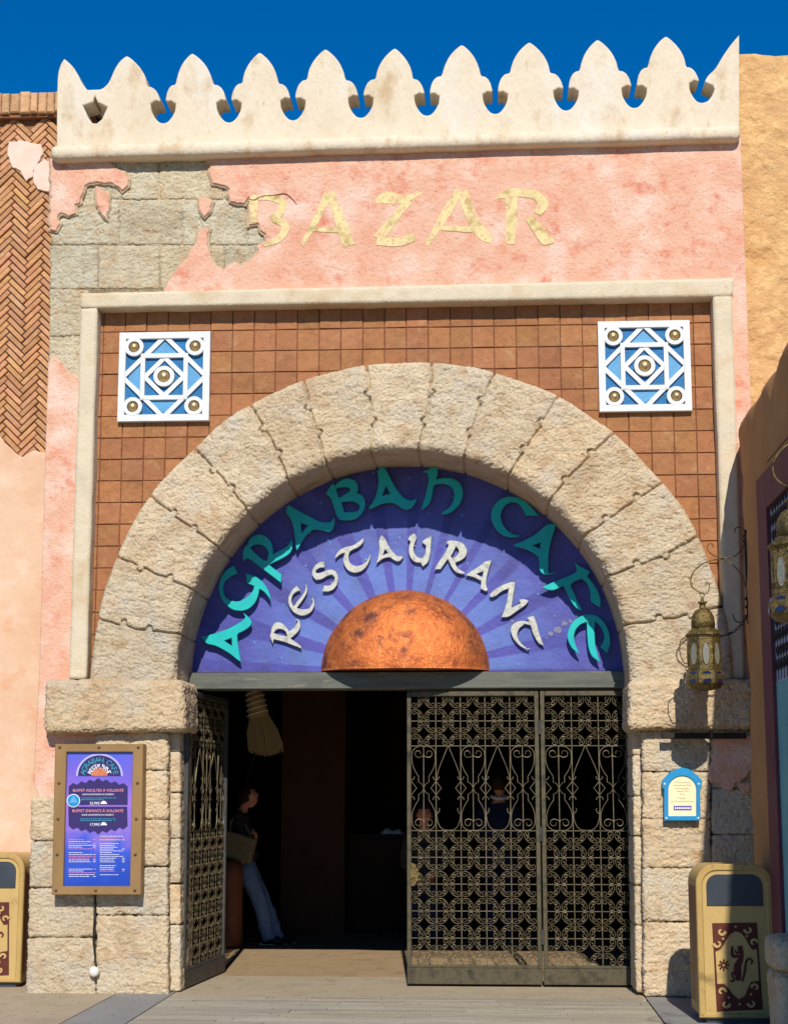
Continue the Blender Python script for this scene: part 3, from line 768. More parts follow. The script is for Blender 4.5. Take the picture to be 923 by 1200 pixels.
# letters
def lt(o, s, loops, tealp, name='letter'):
    L2 = [smooth_loop([(o[0]+x/s, o[1]+y/s) for x, y in lp]) for lp in loops]
    if tealp: yf, th = SY-.085, .022
    else: yf, th = SY-.045, .02
    me = plate_mesh([px_loop(l, yf) for l in L2], yf, th, .004)
    # stand-off pins to the panel
    mb = MB(); mb.add([v.co for v in me.vertices], [tuple(p.vertices) for p in me.polygons])
    hull = L2[0]
    for k in (len(hull)//5, len(hull)*3//5):
        a, b_ = hull[k], hull[(k+1) % len(hull)]
        # pin a little inside the outline
        cxp = sum(p[0] for p in hull)/len(hull); cyp = sum(p[1] for p in hull)/len(hull)
        q = (a[0]*.9+cxp*.1, a[1]*.9+cyp*.1); p0 = P(q[0], q[1], yf+th*.6)
        mb.tube([p0, (p0.x, SY+.002, p0.z)], .006, 6)
    mb.build(name, TEAL if tealp else SILVER, SG)
c1 = ((230, 680), 9.23); c2 = ((250, 580), 9.23); c3 = ((330, 540), 9.23); c4 = ((420, 530), 6.593); c5 = ((560, 570), 8.39); c6 = ((620, 650), 8.39); c7 = ((300, 640), 9.23); c8 = ((380, 610), 7.69); c9 = ((490, 610), 5.769)
lt(*c1, [[(55,610),(150,590),(280,550),(370,515),(450,470),(510,430),(530,400),(505,350),(550,385),(595,440),(598,470),(570,510),(500,555),(450,575),(440,600),(450,700),(465,800),(480,885),(440,860),(370,800),(280,745),(200,705),(105,690)], [(300,655),(380,625),(385,710)]], True)
lt((0, 0), 1, [[(274.4,662.9),(266,667),(261,673),(258,679),(256.3,686),(256,690.8),(258.7,701.7),(265.8,710.3),(273.3,715.2),(283,716.3),(291.8,713.6),(299.3,706),(302.6,697.3),(303.7,690.3),(309,693),(314,699),(316.7,703.3),(316.7,698.4),(313.4,689.8),(308,682.2),(301,676.5),(296,674),(288,672),(289,683.3),(297.7,687),(296,693),(288.5,701),(278.8,705.5),(268,703.3),(262.5,698.4),(261,690.8),(262.5,682.2),(266.3,678),(271.7,674.3),(278.2,672)]], True)
def c2p(l): return [(250+x/9.23, 580+y/9.23) for x, y in l]
lt((0, 0), 1, [c2p([(320,720),(315,620),(335,560),(365,545),(380,490),(430,440),(500,425),(570,445),(620,500),(645,570),(645,640),(700,610),(780,570),(825,520),(840,480),(860,510),(855,580),(820,640),(740,690),(620,745),(600,755),(735,860)])+[(329.3, 683.3), (300, 661)]+c2p([(380,685),(340,690)]), c2p([(395,570),(430,540),(500,530),(560,560),(595,610),(590,670),(575,715),(520,690),(440,620)])], True)
lt(*c3, [[(75,475),(180,540),(300,600),(400,655),(480,670),(530,660),(560,620),(572,625),(572,690),(550,750),(510,770),(440,755),(350,735),(300,770),(250,820),(215,880),(165,970),(150,923),(140,800),(120,680),(80,600),(45,560),(55,500)], [(205,670),(285,700),(215,780)]], True)
lt(*c3, [[(545,245),(580,265),(620,215),(700,185),(780,200),(820,250),(825,310),(810,345),(870,370),(905,430),(900,510),(860,580),(800,630),(700,645),(620,635),(590,590),(560,490),(530,400),(500,375),(475,355),(500,310)], [(585,300),(650,280),(720,285),(745,315),(700,350),(620,400),(600,350)], [(645,450),(720,435),(790,440),(840,480),(840,520),(810,550),(680,555),(660,500)]], True)
lt(*c4, [[(190,100),(215,135),(260,230),(310,310),(360,360),(410,375),(450,355),(440,390),(410,430),(370,445),(330,430),(270,385),(180,395),(120,425),(85,440),(80,425),(120,370),(150,280),(155,200),(145,145)], [(212,260),(245,320),(180,335)]], True)
lt(*c4, [[(495,150),(540,130),(590,110),(612,120),(612,170),(600,210),(660,195),(730,200),(790,240),(810,310),(795,380),(750,440),(690,475),(640,478),(645,460),(700,430),(735,370),(740,310),(715,260),(660,240),(600,245),(580,260),(570,330),(550,400),(480,450),(500,390),(530,280),(545,200),(530,160)]], True)
lt(*c5, [[(470,285),(595,285),(540,220),(460,140),(370,103),(290,98),(210,125),(150,190),(125,270),(135,350),(180,430),(250,485),(330,502),(400,495),(410,480),(350,475),(290,440),(240,370),(220,300),(230,240),(270,180),(330,150),(390,160),(430,200)]], True)
lt(*c5, [[(675,370),(768,370),(745,450),(710,560),(690,680),(690,840),(700,855),(760,850),(690,870),(640,865),(605,830),(600,750),(595,690),(540,650),(460,610),(360,590),(350,575),(420,545),(520,500),(600,445)], [(535,580),(590,560),(615,550),(610,615)]], True)
lt(*c6, [[(445,80),(500,115),(600,165),(570,210),(620,270),(680,370),(705,450),(695,520),(605,460),(600,380),(590,320),(560,265),(510,235),(440,265),(405,300),(440,380),(480,470),(520,535),(510,550),(450,520),(400,440),(360,350),(335,305),(230,360),(120,325),(200,285),(320,235),(420,195),(465,165),(465,125)]], True)
lt((470, 530), 3.296, [[(640,705),(652,668),(680,638),(715,626),(750,628),(785,655),(805,700),(808,745),(795,775),(770,752),(785,722),(782,695),(765,665),(748,652),(746,700),(750,755),(768,812),(735,790),(722,755),(717,700),(716,656),(690,665),(670,690),(666,720),(675,750),(690,782),(660,760),(644,730)]], True)
lt(*c7, [[(180,1060),(145,970),(160,940),(165,880),(200,830),(240,820),(290,840),(330,880),(355,920),(370,915),(420,870),(445,830),(450,785),(475,820),(480,870),(460,920),(410,970),(370,1000),(480,1075),(490,1110),(400,1075),(300,1035),(190,1010)], [(190,940),(220,900),(270,895),(320,920),(335,975),(260,965)]], False)
lt(*c7, [[(440,430),(480,480),(420,500),(390,540),(378,590),(395,640),(410,650),(450,590),(510,520),(535,460),(540,400),(555,460),(550,510),(500,590),(440,670),(500,685),(560,680),(600,640),(612,600),(610,540),(630,600),(630,650),(600,710),(540,750),(480,755),(410,725),(360,660),(342,590),(355,530),(390,470)]], False)
lt(*c7, [[(740,165),(740,230),(680,235),(645,265),(650,290),(690,295),(760,260),(820,250),(870,280),(890,340),(880,410),(840,470),(780,495),(715,490),(735,425),(790,430),(840,390),(850,340),(820,310),(770,320),(710,360),(650,370),(610,330),(600,270),(640,200),(690,170)]], False)
lt(*c8, [[(95,345),(100,310),(140,260),(200,235),(260,225),(310,190),(355,155),(350,200),(310,240),(250,265),(225,285),(215,330),(225,380),(270,410),(330,405),(380,370),(400,330),(415,295),(415,340),(385,410),(340,455),(280,475),(220,460),(180,410),(165,350),(185,290),(140,305)]], False)
lt(*c8, [[(515,128),(545,160),(580,230),(620,290),(660,325),(710,320),(690,360),(660,373),(620,355),(590,330),(530,340),(465,390),(485,330),(495,250),(488,180)], [(545,260),(572,290),(525,315)]], False)
lt(*c4, [[(380,670),(400,640),(430,625),(450,650),(440,690),(425,720),(425,770),(450,810),(490,820),(515,790),(520,720),(500,705),(490,690),(520,665),(565,645),(560,700),(555,780),(540,850),(495,885),(480,855),(430,850),(395,810),(385,750),(400,690)]], False)
lt(*c9, [[(185,150),(200,135),(250,135),(300,150),(330,190),(325,240),(290,270),(250,285),(260,320),(320,355),(300,365),(250,350),(215,300),(200,260),(150,330),(110,332),(130,290),(180,220),(205,165)], [(255,175),(275,200),(265,235),(235,255),(220,245),(235,215)]], False)
lt(*c9, [[(495,268),(480,320),(465,370),(455,430),(470,470),(455,480),(420,460),(425,410),(380,385),(320,370),(350,345),(410,310),(450,275)], [(392,362),(440,342),(432,385)]], False)
lt(*c9, [[(480,505),(510,470),(560,440),(620,415),(655,415),(650,460),(640,520),(630,590),(690,560),(680,535),(710,530),(745,540),(730,570),(670,610),(610,655),(560,655),(580,610),(600,540),(610,460),(560,480),(520,515),(490,520)]], False)
lt(*c9, [[(735,655),(780,645),(800,690),(815,760),(850,850),(810,830),(775,770),(760,710),(720,700),(680,730),(665,780),(690,830),(750,878),(690,855),(640,800),(620,740),(635,700),(690,675),(750,685)]], False)
# chipped paint near the right letters, and small painted stars
mb = MB()
rnd = random.Random(5)
ms = []
for (cx_, cy_, r_) in [(653, 738, 5), (661, 731, 4), (645, 743, 3.5), (668, 728, 3), (640, 748, 1.5), (600, 728, 2.4), (594, 735, 1.8), (676, 722, 2.2), (650, 722, 1.6), (693, 770, 1.5)]:
    l = [(cx_+r_*rnd.uniform(.5, 1.2)*math.cos(a), cy_+r_*rnd.uniform(.4, .9)*math.sin(a)) for a in [2*PI*k/11 for k in range(11)]]
    l = ragged(smooth_loop(l), .5, 1.2, cx_); link('chipped_patch', plate_mesh([px_loop(l, SY-.003)], SY-.003-.0003*len(ms), .002), CHIP, SG); ms.append(1)
ms = []
for cx_, cy_ in [(358, 663), (387, 636), (332, 709), (468, 630), (298, 753), (330, 771), (630, 696), (548, 660), (376, 589), (502, 602), (541, 604), (437, 554), (480, 560)]:
    l = [(cx_+(2.6 if k % 2 == 0 else .6)*math.cos(2*PI*k/8), cy_+(2.6 if k % 2 == 0 else .6)*math.sin(2*PI*k/8)) for k in range(8)]
    link('painted_star', plate_mesh([px_loop(l, SY-.003)], SY-.003, .002), BLUEL, SG)

# ================================================================== WALL ORNAMENTS
def ornament(tlp, brp, label):
    Yo = TY-.055
    a = PXZ(*tlp, Yo); b = PXZ(*brp, Yo); W = b[0]-a[0]; H = a[1]-b[1]
    t = thing('wall_ornament', label, 'ornament', ((a[0]+b[0])/2, TY, b[1]), 'square geometric ornaments on the tiled wall')
    N = lambda u, v: (a[0]+u*W, a[1]-v*H)
    plate('backing', [[N(.01, .01), N(.99, .01), N(.99, .99), N(.01, .99)]], Yo+.035, .02, BLUED, t)
    ms = []
    for tri in ([(.5, .1), (.72, .26), (.28, .26)], [(.5, .9), (.72, .74), (.28, .74)], [(.1, .5), (.26, .28), (.26, .72)], [(.9, .5), (.74, .28), (.74, .72)]):
        ms.append(plate_mesh([[N(*p) for p in tri]], Yo+.0325, .002))
    link('light_pane', merge_meshes('light_pane', ms), BLUEL, t)
    ms = []
    ms.append(plate_mesh([[N(0, 0), N(1, 0), N(1, 1), N(0, 1)], [N(.075, .075), N(.925, .075), N(.925, .925), N(.075, .925)]], Yo, .05, .003))
    k = 0
    def bar(p, q, w_=.05):
        nonlocal k
        k += 1
        ms.append(plate_mesh([[N(*c) for c in stroke([(*p, w_), (*q, w_)])]], Yo+.003+.0012*k, .03, .002))
    global _s
    def strokeN(p, q, w_):
        return stroke([(p[0], p[1], w_), (q[0], q[1], w_)])
    def bar(p, q, w_=.05):
        nonlocal k
        k += 1
        dx, dy = q[0]-p[0], q[1]-p[1]; l = math.hypot(dx, dy); nx, ny = -dy/l*w_/2, dx/l*w_/2
        ms.append(plate_mesh([[N(p[0]+nx, p[1]+ny), N(q[0]+nx, q[1]+ny), N(q[0]-nx, q[1]-ny), N(p[0]-nx, p[1]-ny)]], Yo+.003+.0012*k, .03, .002))
    bar((.265, .07), (.265, .93)) if 0 else None
    for (p, q) in (((.265, .25), (.265, .75)), ((.735, .25), (.735, .75)), ((.24, .265), (.76, .265)), ((.24, .735), (.76, .735)),
                   ((.5, .045), (.955, .5)), ((.955, .5), (.5, .955)), ((.5, .955), (.045, .5)), ((.045, .5), (.5, .045)),
                   ((.5, .285), (.715, .5)), ((.715, .5), (.5, .715)), ((.5, .715), (.285, .5)), ((.285, .5), (.5, .285))): bar(p, q)
    def ring(c, ro, ri, y):
        f = lambda r_: [N(c[0]+r_*math.cos(2*PI*i/28), c[1]+r_*math.sin(2*PI*i/28)) for i in range(28)]
        ms.append(plate_mesh([f(ro), f(ri)], y, .034, .002))
    for c in ((.165, .165), (.835, .165), (.165, .835), (.835, .835)): ring(c, .105, .062, Yo-.002)
    ring((.5, .5), .115, .07, Yo-.0035)
    link('lattice', merge_meshes('lattice', ms), WHITE, t)
    for c, r_ in (((.165, .165), .045), ((.835, .165), .045), ((.165, .835), .045), ((.835, .835), .045), ((.5, .5), .056)):
        p = N(*c); m2 = MB(); rr = r_*W
        m2.lathe([(rr*1.2, -.03), (rr*1.2, .0), (rr, .004)]+[(rr*math.cos(x), .004+rr*.85*math.sin(x)) for x in [PI/2*j/8 for j in range(1, 8)]]+[(rr*.03, .004+rr*.85)], (p[0], Yo+.01, p[1]), 20, 'Y')
        m2.build('boss', GOLD, t, smooth=True)
    return t
ornament((140, 389.5), (244.5, 492.5), 'white and blue geometric ornament on tiles left of the arch')
ornament((700, 376.5), (811, 481), 'white and blue geometric ornament on tiles right of the arch')

# ================================================================== GATES
def spiral_cell():
    pts = []
    for i in range(14):
        t = i/13; a = R(180-400*(1-t)); r = .06+.17*t; pts.append((.29+r*math.cos(a), .74+r*math.sin(a)))
    for i in range(1, 9):
        a = R(180+90*i/8); pts.append((.74+.68*math.cos(a), .74+.68*math.sin(a)))
    for i in range(1, 14):
        t = i/13; a = R(270+400*t); r = .23-.17*t; pts.append((.74+r*math.cos(a), .29+r*math.sin(a)))
    return pts
SC = spiral_cell()
HK = [(.27, .27)]+[(.42+(.15-.09*i/7)*math.cos(R(215+42*i)), .40+(.15-.09*i/7)*math.sin(R(215+42*i))) for i in range(8)]
def lattice_curves(cols, rows_top, mid, rows_bot, arches):
    """cols: x boundaries; returns polylines in leaf coordinates (x, z)"""
    out = []; bars = []
    def cell(xa, xb, za, zb):
        cx_, cz_ = (xa+xb)/2, (za+zb)/2; hx, hz = (xb-xa)/2, (zb-za)/2
        for sx in (1, -1):
            for sz in (1, -1):
                out.append([(cx_+sx*hx*x, cz_+sz*hz*y) for x, y in SC])
                out.append([(cx_+sx*hx*x, cz_+sz*hz*y) for x, y in HK]); out.append([(cx_+sx*hx*y, cz_+sz*hz*x) for x, y in HK])
    for rows in (rows_top, rows_bot):
        for za, zb in zip(rows[:-1], rows[1:]):
            for xa, xb in zip(cols[:-1], cols[1:]): cell(xa, xb, za, zb)
        for z in rows: bars.append([(cols[0], z), (cols[-1], z)])
    for x in cols[1:-1]: bars.append([(x, rows_top[0]), (x, rows_bot[-1])])
    zt, zb = mid; H = zt-zb
    for ci, (xa, xb) in enumerate(zip(cols[:-1], cols[1:])):
        cx_ = (xa+xb)/2; hx = (xb-xa)/2; Q = lambda x, t: (cx_+hx*x, zt-H*t)
        if ci not in arches:
            bars.append([Q(0, 0), Q(0, 1)])
            for s in (1, -1):
                for flip in (0, 1):
                    F = (lambda t: t) if not flip else (lambda t: 1-t)
                    sp = [(.42+r*math.cos(a), .095+r*.15*math.sin(a)) for a, r in [(R(200-380*(1-i/12)), .10+.2*i/12) for i in range(13)]]
                    c = [(0, .0)] and []
                    # outer body from the top centre out and down to the waist
                    body = crom([(0, .005), (.5, .01), (.88, .06), (.95, .14), (.9, .22), (.68, .30), (.42, .36)], 4)+[(.42, .43), (.25, .44), (.1, .465), (0, .5)]
                    out.append([Q(s*x, F(t)) for x, t in body])
                    scr = [(0, .09), (.06, .125)]+[(.42-.36*math.cos(a)*k, .09+.052*math.sin(a)*k) for a, k in [(R(20+360*i/14), 1-.55*i/14) for i in range(1, 15)]]
                    out.append([Q(s*x, F(t)) for x, t in scr])
        else:
            for s in (1, -1):
                out.append([Q(s*x, t) for x, t in crom([(.02, 0), (.35, .12), (.68, .24), (.9, .34), (.97, .42)], 4)])
                out.append([Q(s*x, t) for x, t in crom([(.97, .76), (.93, .86), (.75, .94), (.45, .985), (0, .995)], 4)])
                out.append([Q(s*x, t) for x, t in crom([(.97, .80), (.84, .79), (.72, .755), (.78, .735)], 3)])
    for x in cols:
        hx = (cols[1]-cols[0])/2
        Q = lambda u, t: (x+hx*u, zt-H*t)
        for s in (1, -1):
            if (x == cols[0] and s < 0) or (x == cols[-1] and s > 0): continue
            out.append([Q(0, .42), Q(s*.42, .5), Q(0, .58)])
            out.append([Q(0, .405)]+[Q(s*u, t) for u, t in ((.1, .40), (.2, .385), (.26, .37), (.2, .362))])
            out.append([Q(0, .595)]+[Q(s*u, t) for u, t in ((.1, .60), (.2, .615), (.26, .63), (.2, .638))])
    return out, bars
def make_leaf(parent, org, ux, Wd, Hh, ncol, arches, frame_w=.038, iron=IRON, label=None, toprows=2, botrows=5, handle=False):
    """org: bottom corner (Vector); ux: unit vector along the leaf (in XY); builds frame > lattice, kick plate"""
    ny = Vector((-ux.y, ux.x, 0))
    W3 = lambda x, z, d=0: org+ux*x+Vector((0, 0, z))+ny*d
    mb = MB()
    def bx(xa, xb, za, zb, t=.022, tgt=None):
        (tgt or mb).box(xa, xb, -t, t, za, zb, bev=.004, fn=lambda v: W3(v.x, v.z, v.y))
    kp = Hh*.054
    bx(0, frame_w, kp, Hh); bx(Wd-frame_w, Wd, kp, Hh); bx(frame_w, Wd-frame_w, Hh-frame_w*1.15, Hh); bx(frame_w, Wd-frame_w, kp, kp+.02)
    fr = mb.build('gate_leaf', iron, parent, label=label)
    mb = MB(); bx(0, Wd, 0, kp, .026, mb); mb.build('kick_plate', IRON if iron is IRON else GUN, fr)
    zt_ = Hh-frame_w*1.15; zb_ = kp+.02
    tot = zt_-zb_; rp = tot*(30/318); mid_h = tot*(101/318); brh = (tot-2*rp-mid_h)/5
    x0_, x1_ = frame_w, Wd-frame_w; cols = [x0_+(x1_-x0_)*i/ncol for i in range(ncol+1)]
    rt = [zt_-rp*i for i in range(3)]; rb_ = [rt[-1]-mid_h-brh*i for i in range(6)]
    cs, bars = lattice_curves(cols, rt, (rt[-1], rb_[0]), rb_, arches)
    mb = MB(); k = 0
    for c in cs:
        k += 1; d = .004*((k % 3)-1)
        mb.tube([W3(x, z, d) for x, z in c], .0036, 4)
    for b in bars: mb.tube([W3(x, z, 0) for x, z in b], .0045, 4)
    mb.build('scrollwork', SCROLL, fr)
    if handle:
        l = [(0, .0), (.035, .01), (.05, .04), (.07, .055), (.06, .08), (.082, .1), (.06, .12), (.07, .145), (.05, .16), (.035, .19), (0, .2)]
        me = plate_mesh([[(x, z) for x, z in l]], 0, .01)
        mm = MB(); mm.add([W3(v.co.x+.03, v.co.z+.80*1.0, v.co.y-.036) for v in me.vertices], [tuple(p.vertices) for p in me.polygons])
        mm.build('lock_plate', BRASS, fr)
    return fr
GYp = .66
a = P(477, 1155.5, GYp); b = P(635.5, 1155.5, GYp); c = P(744.5, 1155.5, GYp); top = P(555, 810, GYp)
G1 = thing('metal_gate', 'closed scrollwork gate of two hinged leaves across the right side of the doorway', 'gate', (b.x, GYp, 0))
ght = top.z-.02
make_leaf(G1, Vector((a.x, GYp, .02)), Vector((1, 0, 0)), b.x-a.x, ght, 5, (1, 3), label='wide leaf of five scroll columns with a brass lock plate', handle=True)
make_leaf(G1, Vector((b.x+.012, GYp, .02)), Vector((1, 0, 0)), c.x-b.x-.012, ght, 3, (1,), label='narrow leaf of three scroll columns')
for z in (.35, 1.2, 2.1):
    mb = MB(); mb.tube([(b.x+.006, GYp-.03, z), (b.x+.006, GYp-.03, z+.12)], .014, 8); mb.build('hinge', GUN, G1)
na = P(213.5, 1160, .36); fa = P(260.5, 1139, 1.5); fa.z = 0; na.z = 0
# near corner and far corner on the ground
dn = ray(212.5, 1161); tt = -EYE/dn.z; na = CAMP+dn*tt
dn = ray(260.5, 1140); tt = -EYE/dn.z; fa = CAMP+dn*tt
G2 = thing('metal_gate', 'open scrollwork gate swung inward beside the left pillar', 'gate', (na.x, na.y, 0))
ux = (fa-na); ux.z = 0; wl = ux.length; ux.normalize()
make_leaf(G2, Vector((na.x, na.y, .012)), ux, wl, ght, 5, (1, 3), iron=GUN)

# ================================================================== MENU BOARD
MY = -.15
mt = thing('menu_board', 'bronze framed purple and blue menu board hung on the left pillar', 'menu board', (P(113, 1049, MY).x, MY, P(113, 1049, MY).z))
fo = [(64.5, 872), (168, 872), (165, 1049), (60.5, 1049)]; fi = [(78, 881.5), (155.5, 881.5), (152, 1039), (74, 1039)]
plate('frame', [px_loop(fo, MY), px_loop(fi, MY)], MY, .12, WOODF, mt, bev=.005)
c_ = [P(x, y, MY+.03) for x, y in [(77, 880), (157, 880), (154, 1041), (73, 1041)]]
m_ = bpy.data.materials.new('menu_print'); m_.use_nodes = True; N = m_.node_tree.nodes; L = m_.node_tree.links
tc = N.new('ShaderNodeTexCoord'); sp = N.new('ShaderNodeSeparateXYZ'); L.new(tc.outputs['Object'], sp.inputs[0])
mr = N.new('ShaderNodeMapRange'); mr.inputs[1].default_value = c_[3].z; mr.inputs[2].default_value = c_[0].z; L.new(sp.outputs['Z'], mr.inputs[0])
nz = N.new('ShaderNodeTexNoise'); nz.inputs['Scale'].default_value = 5; L.new(tc.outputs['Object'], nz.inputs['Vector'])
ad = N.new('ShaderNodeMath'); ad.operation = 'MULTIPLY_ADD'; ad.inputs[1].default_value = .35; L.new(nz.outputs[0], ad.inputs[0]); 
sb = N.new('ShaderNodeMath'); sb.operation = 'SUBTRACT'; sb.inputs[1].default_value = .17; L.new(mr.outputs[0], ad.inputs[2]); L.new(ad.outputs[0], sb.inputs[0])
rp = N.new('ShaderNodeValToRGB'); e = rp.color_ramp.elements; e[0].position = .05; e[0].color = lin((26, 66, 170)); e[1].position = 1; e[1].color = lin((76, 96, 206))
for p_, c in ((.28, (56, 84, 196)), (.42, (130, 106, 200)), (.6, (150, 110, 206)), (.85, (110, 92, 200))):
    q = e.new(p_); q.color = lin(c)
L.new(sb.outputs[0], rp.inputs[0]); bsdf = N['Principled BSDF']; L.new(rp.outputs[0], bsdf.inputs['Base Color']); bsdf.inputs['Roughness'].default_value = .25
mb = MB(); mb.add(c_, [(0, 3, 2, 1)]); po = mb.build('poster', m_, mt)
YI = MY+.027
def flat(name, loops, y, mat, par): return plate(name, [px_loop(l, y) for l in loops], y, .0016, mat, par)
ctr = (116.5, 909.5)
arcp = lambda r, n=20: [(ctr[0]+r*math.cos(PI*i/n), ctr[1]-r*.96*math.sin(PI*i/n)) for i in range(n+1)]
flat('logo_glow', [arcp(27.5)], YI+.0012, M('pale_lilac_ink', [(170, 170, 236)], 4, .5, ()), po)
flat('logo_panel', [arcp(25.2)], YI-.001, NAVYI, po)
flat('logo_dome', [arcp(9.5)], YI-.003, M('orange_ink', [(214, 130, 84), (170, 96, 70)], 30, .5, ()), po)
ms = []; ms2 = []
for txt, rad, sz, store, span in (('AGRABAH CAFE', 19.5, .062, ms, (168, 12)), ('RESTAURANT', 12.0, .05, ms2, (158, 22))):
    n = len(txt)
    for i, ch in enumerate(txt):
        if ch == ' ': continue
        a = R(span[0]+(span[1]-span[0])*i/(n-1)); q = P(ctr[0]+rad*math.cos(a), ctr[1]-rad*.96*math.sin(a), YI-.004)
        me = text_mesh(ch, sz, 0, -sz*.35, 0, .001)
        rot = Matrix.Rotation(-(a-PI/2), 3, 'Y')
        for v in me.vertices: v.co = rot @ v.co+Vector((q.x, q.y, q.z))
        link('logo_letter', me, TEALI if store is ms else WINK, po)
def zig(yt, yb, up_):
    l = []; n = 14
    for i in range(n+1):
        x = 80.5+(149.5-80.5)*i/n; u = abs(i-n/2)/(n/2)
        h = (1-u)*7+(2.2 if i % 2 else -1.0)
        l.append((x, yt-h if up_ else yb+h))
    return l
flat('menu_panel', [zig(921, 0, True)+[(149.5, 943.5), (80.5, 943.5)]], YI, NAVYI, po)
flat('menu_panel', [[(80, 945.5), (149, 945.5)]+zig(0, 969, False)[::-1]], YI, NAVYI, po)
flat('round_badge', [[(86+7.8*math.cos(2*PI*i/24), 938.5+7.8*math.sin(2*PI*i/24)) for i in range(24)]], YI-.004, WINK, po)
flat('round_badge', [[(86+7*math.cos(2*PI*i/24), 938.5+7*math.sin(2*PI*i/24)) for i in range(24)]], YI-.006, SFRAME, po)
flat('badge_motif', [[(86, 933), (91, 941), (81, 941)]], YI-.0085, M('pale_badge_ink', [(90, 160, 220)], 4, .6, ()), po)
for yy_ in (941.5, 966.5): flat('plate_symbol', [[(118, yy_), (119.5, yy_-2.2), (121.5, yy_-2.8), (123.5, yy_-2.2), (125, yy_), (125.5, yy_+.8), (117.5, yy_+.8)]], YI-.003, WINK, po)
def tx(s, size, x, y, mat):
    q = P(x, y, YI-.003); link('lettering', text_mesh(s, size, q.x, q.z, q.y, .001), mat, po)
tx('BUFFET ADULTES À VOLONTÉ', .031, 115, 928, PINKI); tx('(SANS LES BOISSONS OU DESSERT)', .017, 115, 932, WINK)
tx('32,99€', .03, 111, 943, WINK)
tx('BUFFET ENFANTS À VOLONTÉ', .031, 114.5, 952, PINKI); tx('(SANS LES BOISSONS OU DESSERT)', .017, 114.5, 956, WINK)
tx('17,99€', .03, 111, 968, WINK)
rnd = random.Random(11)
def dashes(xa, xb, ya, yb, stp, mats, hh=.55, fillc=.85):
    acc = {}
    y = ya
    while y < yb:
        m = rnd.choice(mats)
        if rnd.random() < fillc:
            x = xa; end = xb-rnd.uniform(0, (xb-xa)*.5)
            while x < end:
                l = rnd.uniform(1.2, 4)
                acc.setdefault(m.name, []).append(plate_mesh([px_loop([(x, y), (min(x+l, end), y), (min(x+l, end), y+hh), (x, y+hh)], YI-.002)], YI-.002, .001)); x += l+.6
            if rnd.random() < .5: acc.setdefault(m.name, []).append(plate_mesh([px_loop([(xb-3, y), (xb, y), (xb, y+hh), (xb-3, y+hh)], YI-.002)], YI-.002, .001))
        y += stp
    return acc
for ar in ((80.5, 112, 982, 1028, 2.15), (117, 146, 980, 1026, 2.15)):
    for k_, v_ in dashes(*ar, [WINK, WINK, WINK, PINKI]).items(): link('fine_print', merge_meshes('fine_print', v_), bpy.data.materials[k_], po)
for ar in ((95, 136, 935, 939, 2), (94, 135, 959.5, 963, 2)):
    for k_, v_ in dashes(*ar, [TEALI], .8, 1).items(): link('fine_print', merge_meshes('fine_print', v_), TEALI, po)
for x, y in ((70, 876), (116, 876), (162, 876), (69, 918), (161, 918), (68, 960), (159.5, 960), (67, 1002), (158.5, 1002), (65.5, 1044), (112, 1044), (158, 1044)):
    q = P(x, y, MY); mb = MB(); rr = .013
    mb.lathe([(rr, -.004), (rr, 0)]+[(rr*math.cos(t_), rr*.8*math.sin(t_)) for t_ in [PI/2*j/5 for j in range(1, 5)]]+[(rr*.05, rr*.8)], q, 12, 'Y'); mb.build('bolt', BOLT, mt, smooth=True)

# ================================================================== NOTICE SIGN
NY = -.09
q = P(800, 962, NY); ns = thing('notice_sign', 'small arched notice in a bright blue frame on the right pillar', 'sign', (q.x, NY, q.z))
def archl(xa, xb, yt, ys, yb):
    cx_ = (xa+xb)/2; hw = (xb-xa)/2
    return [(xa, yb), (xa, ys)]+[(cx_-hw*math.cos(t_), ys-(ys-yt)*math.sin(t_)) for t_ in [PI*i/14 for i in range(1, 14)]]+[(xb, ys), (xb, yb)]
fo = [(778, 962), (778, 925), (776, 924), (776, 915), (784, 906), (794, 901), (800, 899.5), (808, 902), (816, 908), (822, 914), (822, 923), (820, 925), (820.5, 962)]
plate('frame', [px_loop(fo, NY), px_loop(archl(783, 815.5, 909.5, 925, 956.5), NY)], NY, .05, SFRAME, ns, bev=.004)
fc = plate('sign_face', [px_loop(archl(782, 816.5, 908.5, 925, 957.5), NY+.012)], NY+.012, .02, SFACE, ns)
YI = NY+.011
rnd = random.Random(3)
for y, xa, xb in ((917, 790, 807), (920.5, 789, 809), (924, 791, 806), (927.5, 793, 805), (931, 796, 802), (935.5, 794, 803), (939.5, 786, 811)):
    ms = []; x = xa
    while x < xb:
        l = rnd.uniform(1.2, 3.4); ms.append(plate_mesh([px_loop(stroke([(x, y+rnd.uniform(-.4, .4), .55), (x+l*.5, y+rnd.uniform(-.6, .6), .55), (x+l, y, .5)], 3), YI)], YI, .0012)); x += l+.7
    link('fine_print', merge_meshes('fine_print', ms), INK, fc)
flat('name_plate', [[(789, 944.5), (810, 944.5), (810, 950), (789, 950)]], YI, PURPLE, fc)
ms = []
x = 790.5
while x < 808:
    ms.append(plate_mesh([px_loop([(x, 946.4), (x+1.5, 946.4), (x+1.5, 948.2), (x, 948.2)], YI-.0018)], YI-.0018, .001)); x += 2.1
link('fine_print', merge_meshes('fine_print', ms), WINK, fc)
for x, y in ((778.5, 919), (818.5, 919), (780.5, 959), (818, 959)):
    q = P(x, y, NY); mb = MB(); rr = .009
    mb.lathe([(rr, -.003), (rr, .003), (rr*.6, .007), (.0005, .008)], q, 10, 'Y'); mb.build('screw', WHITE, ns)

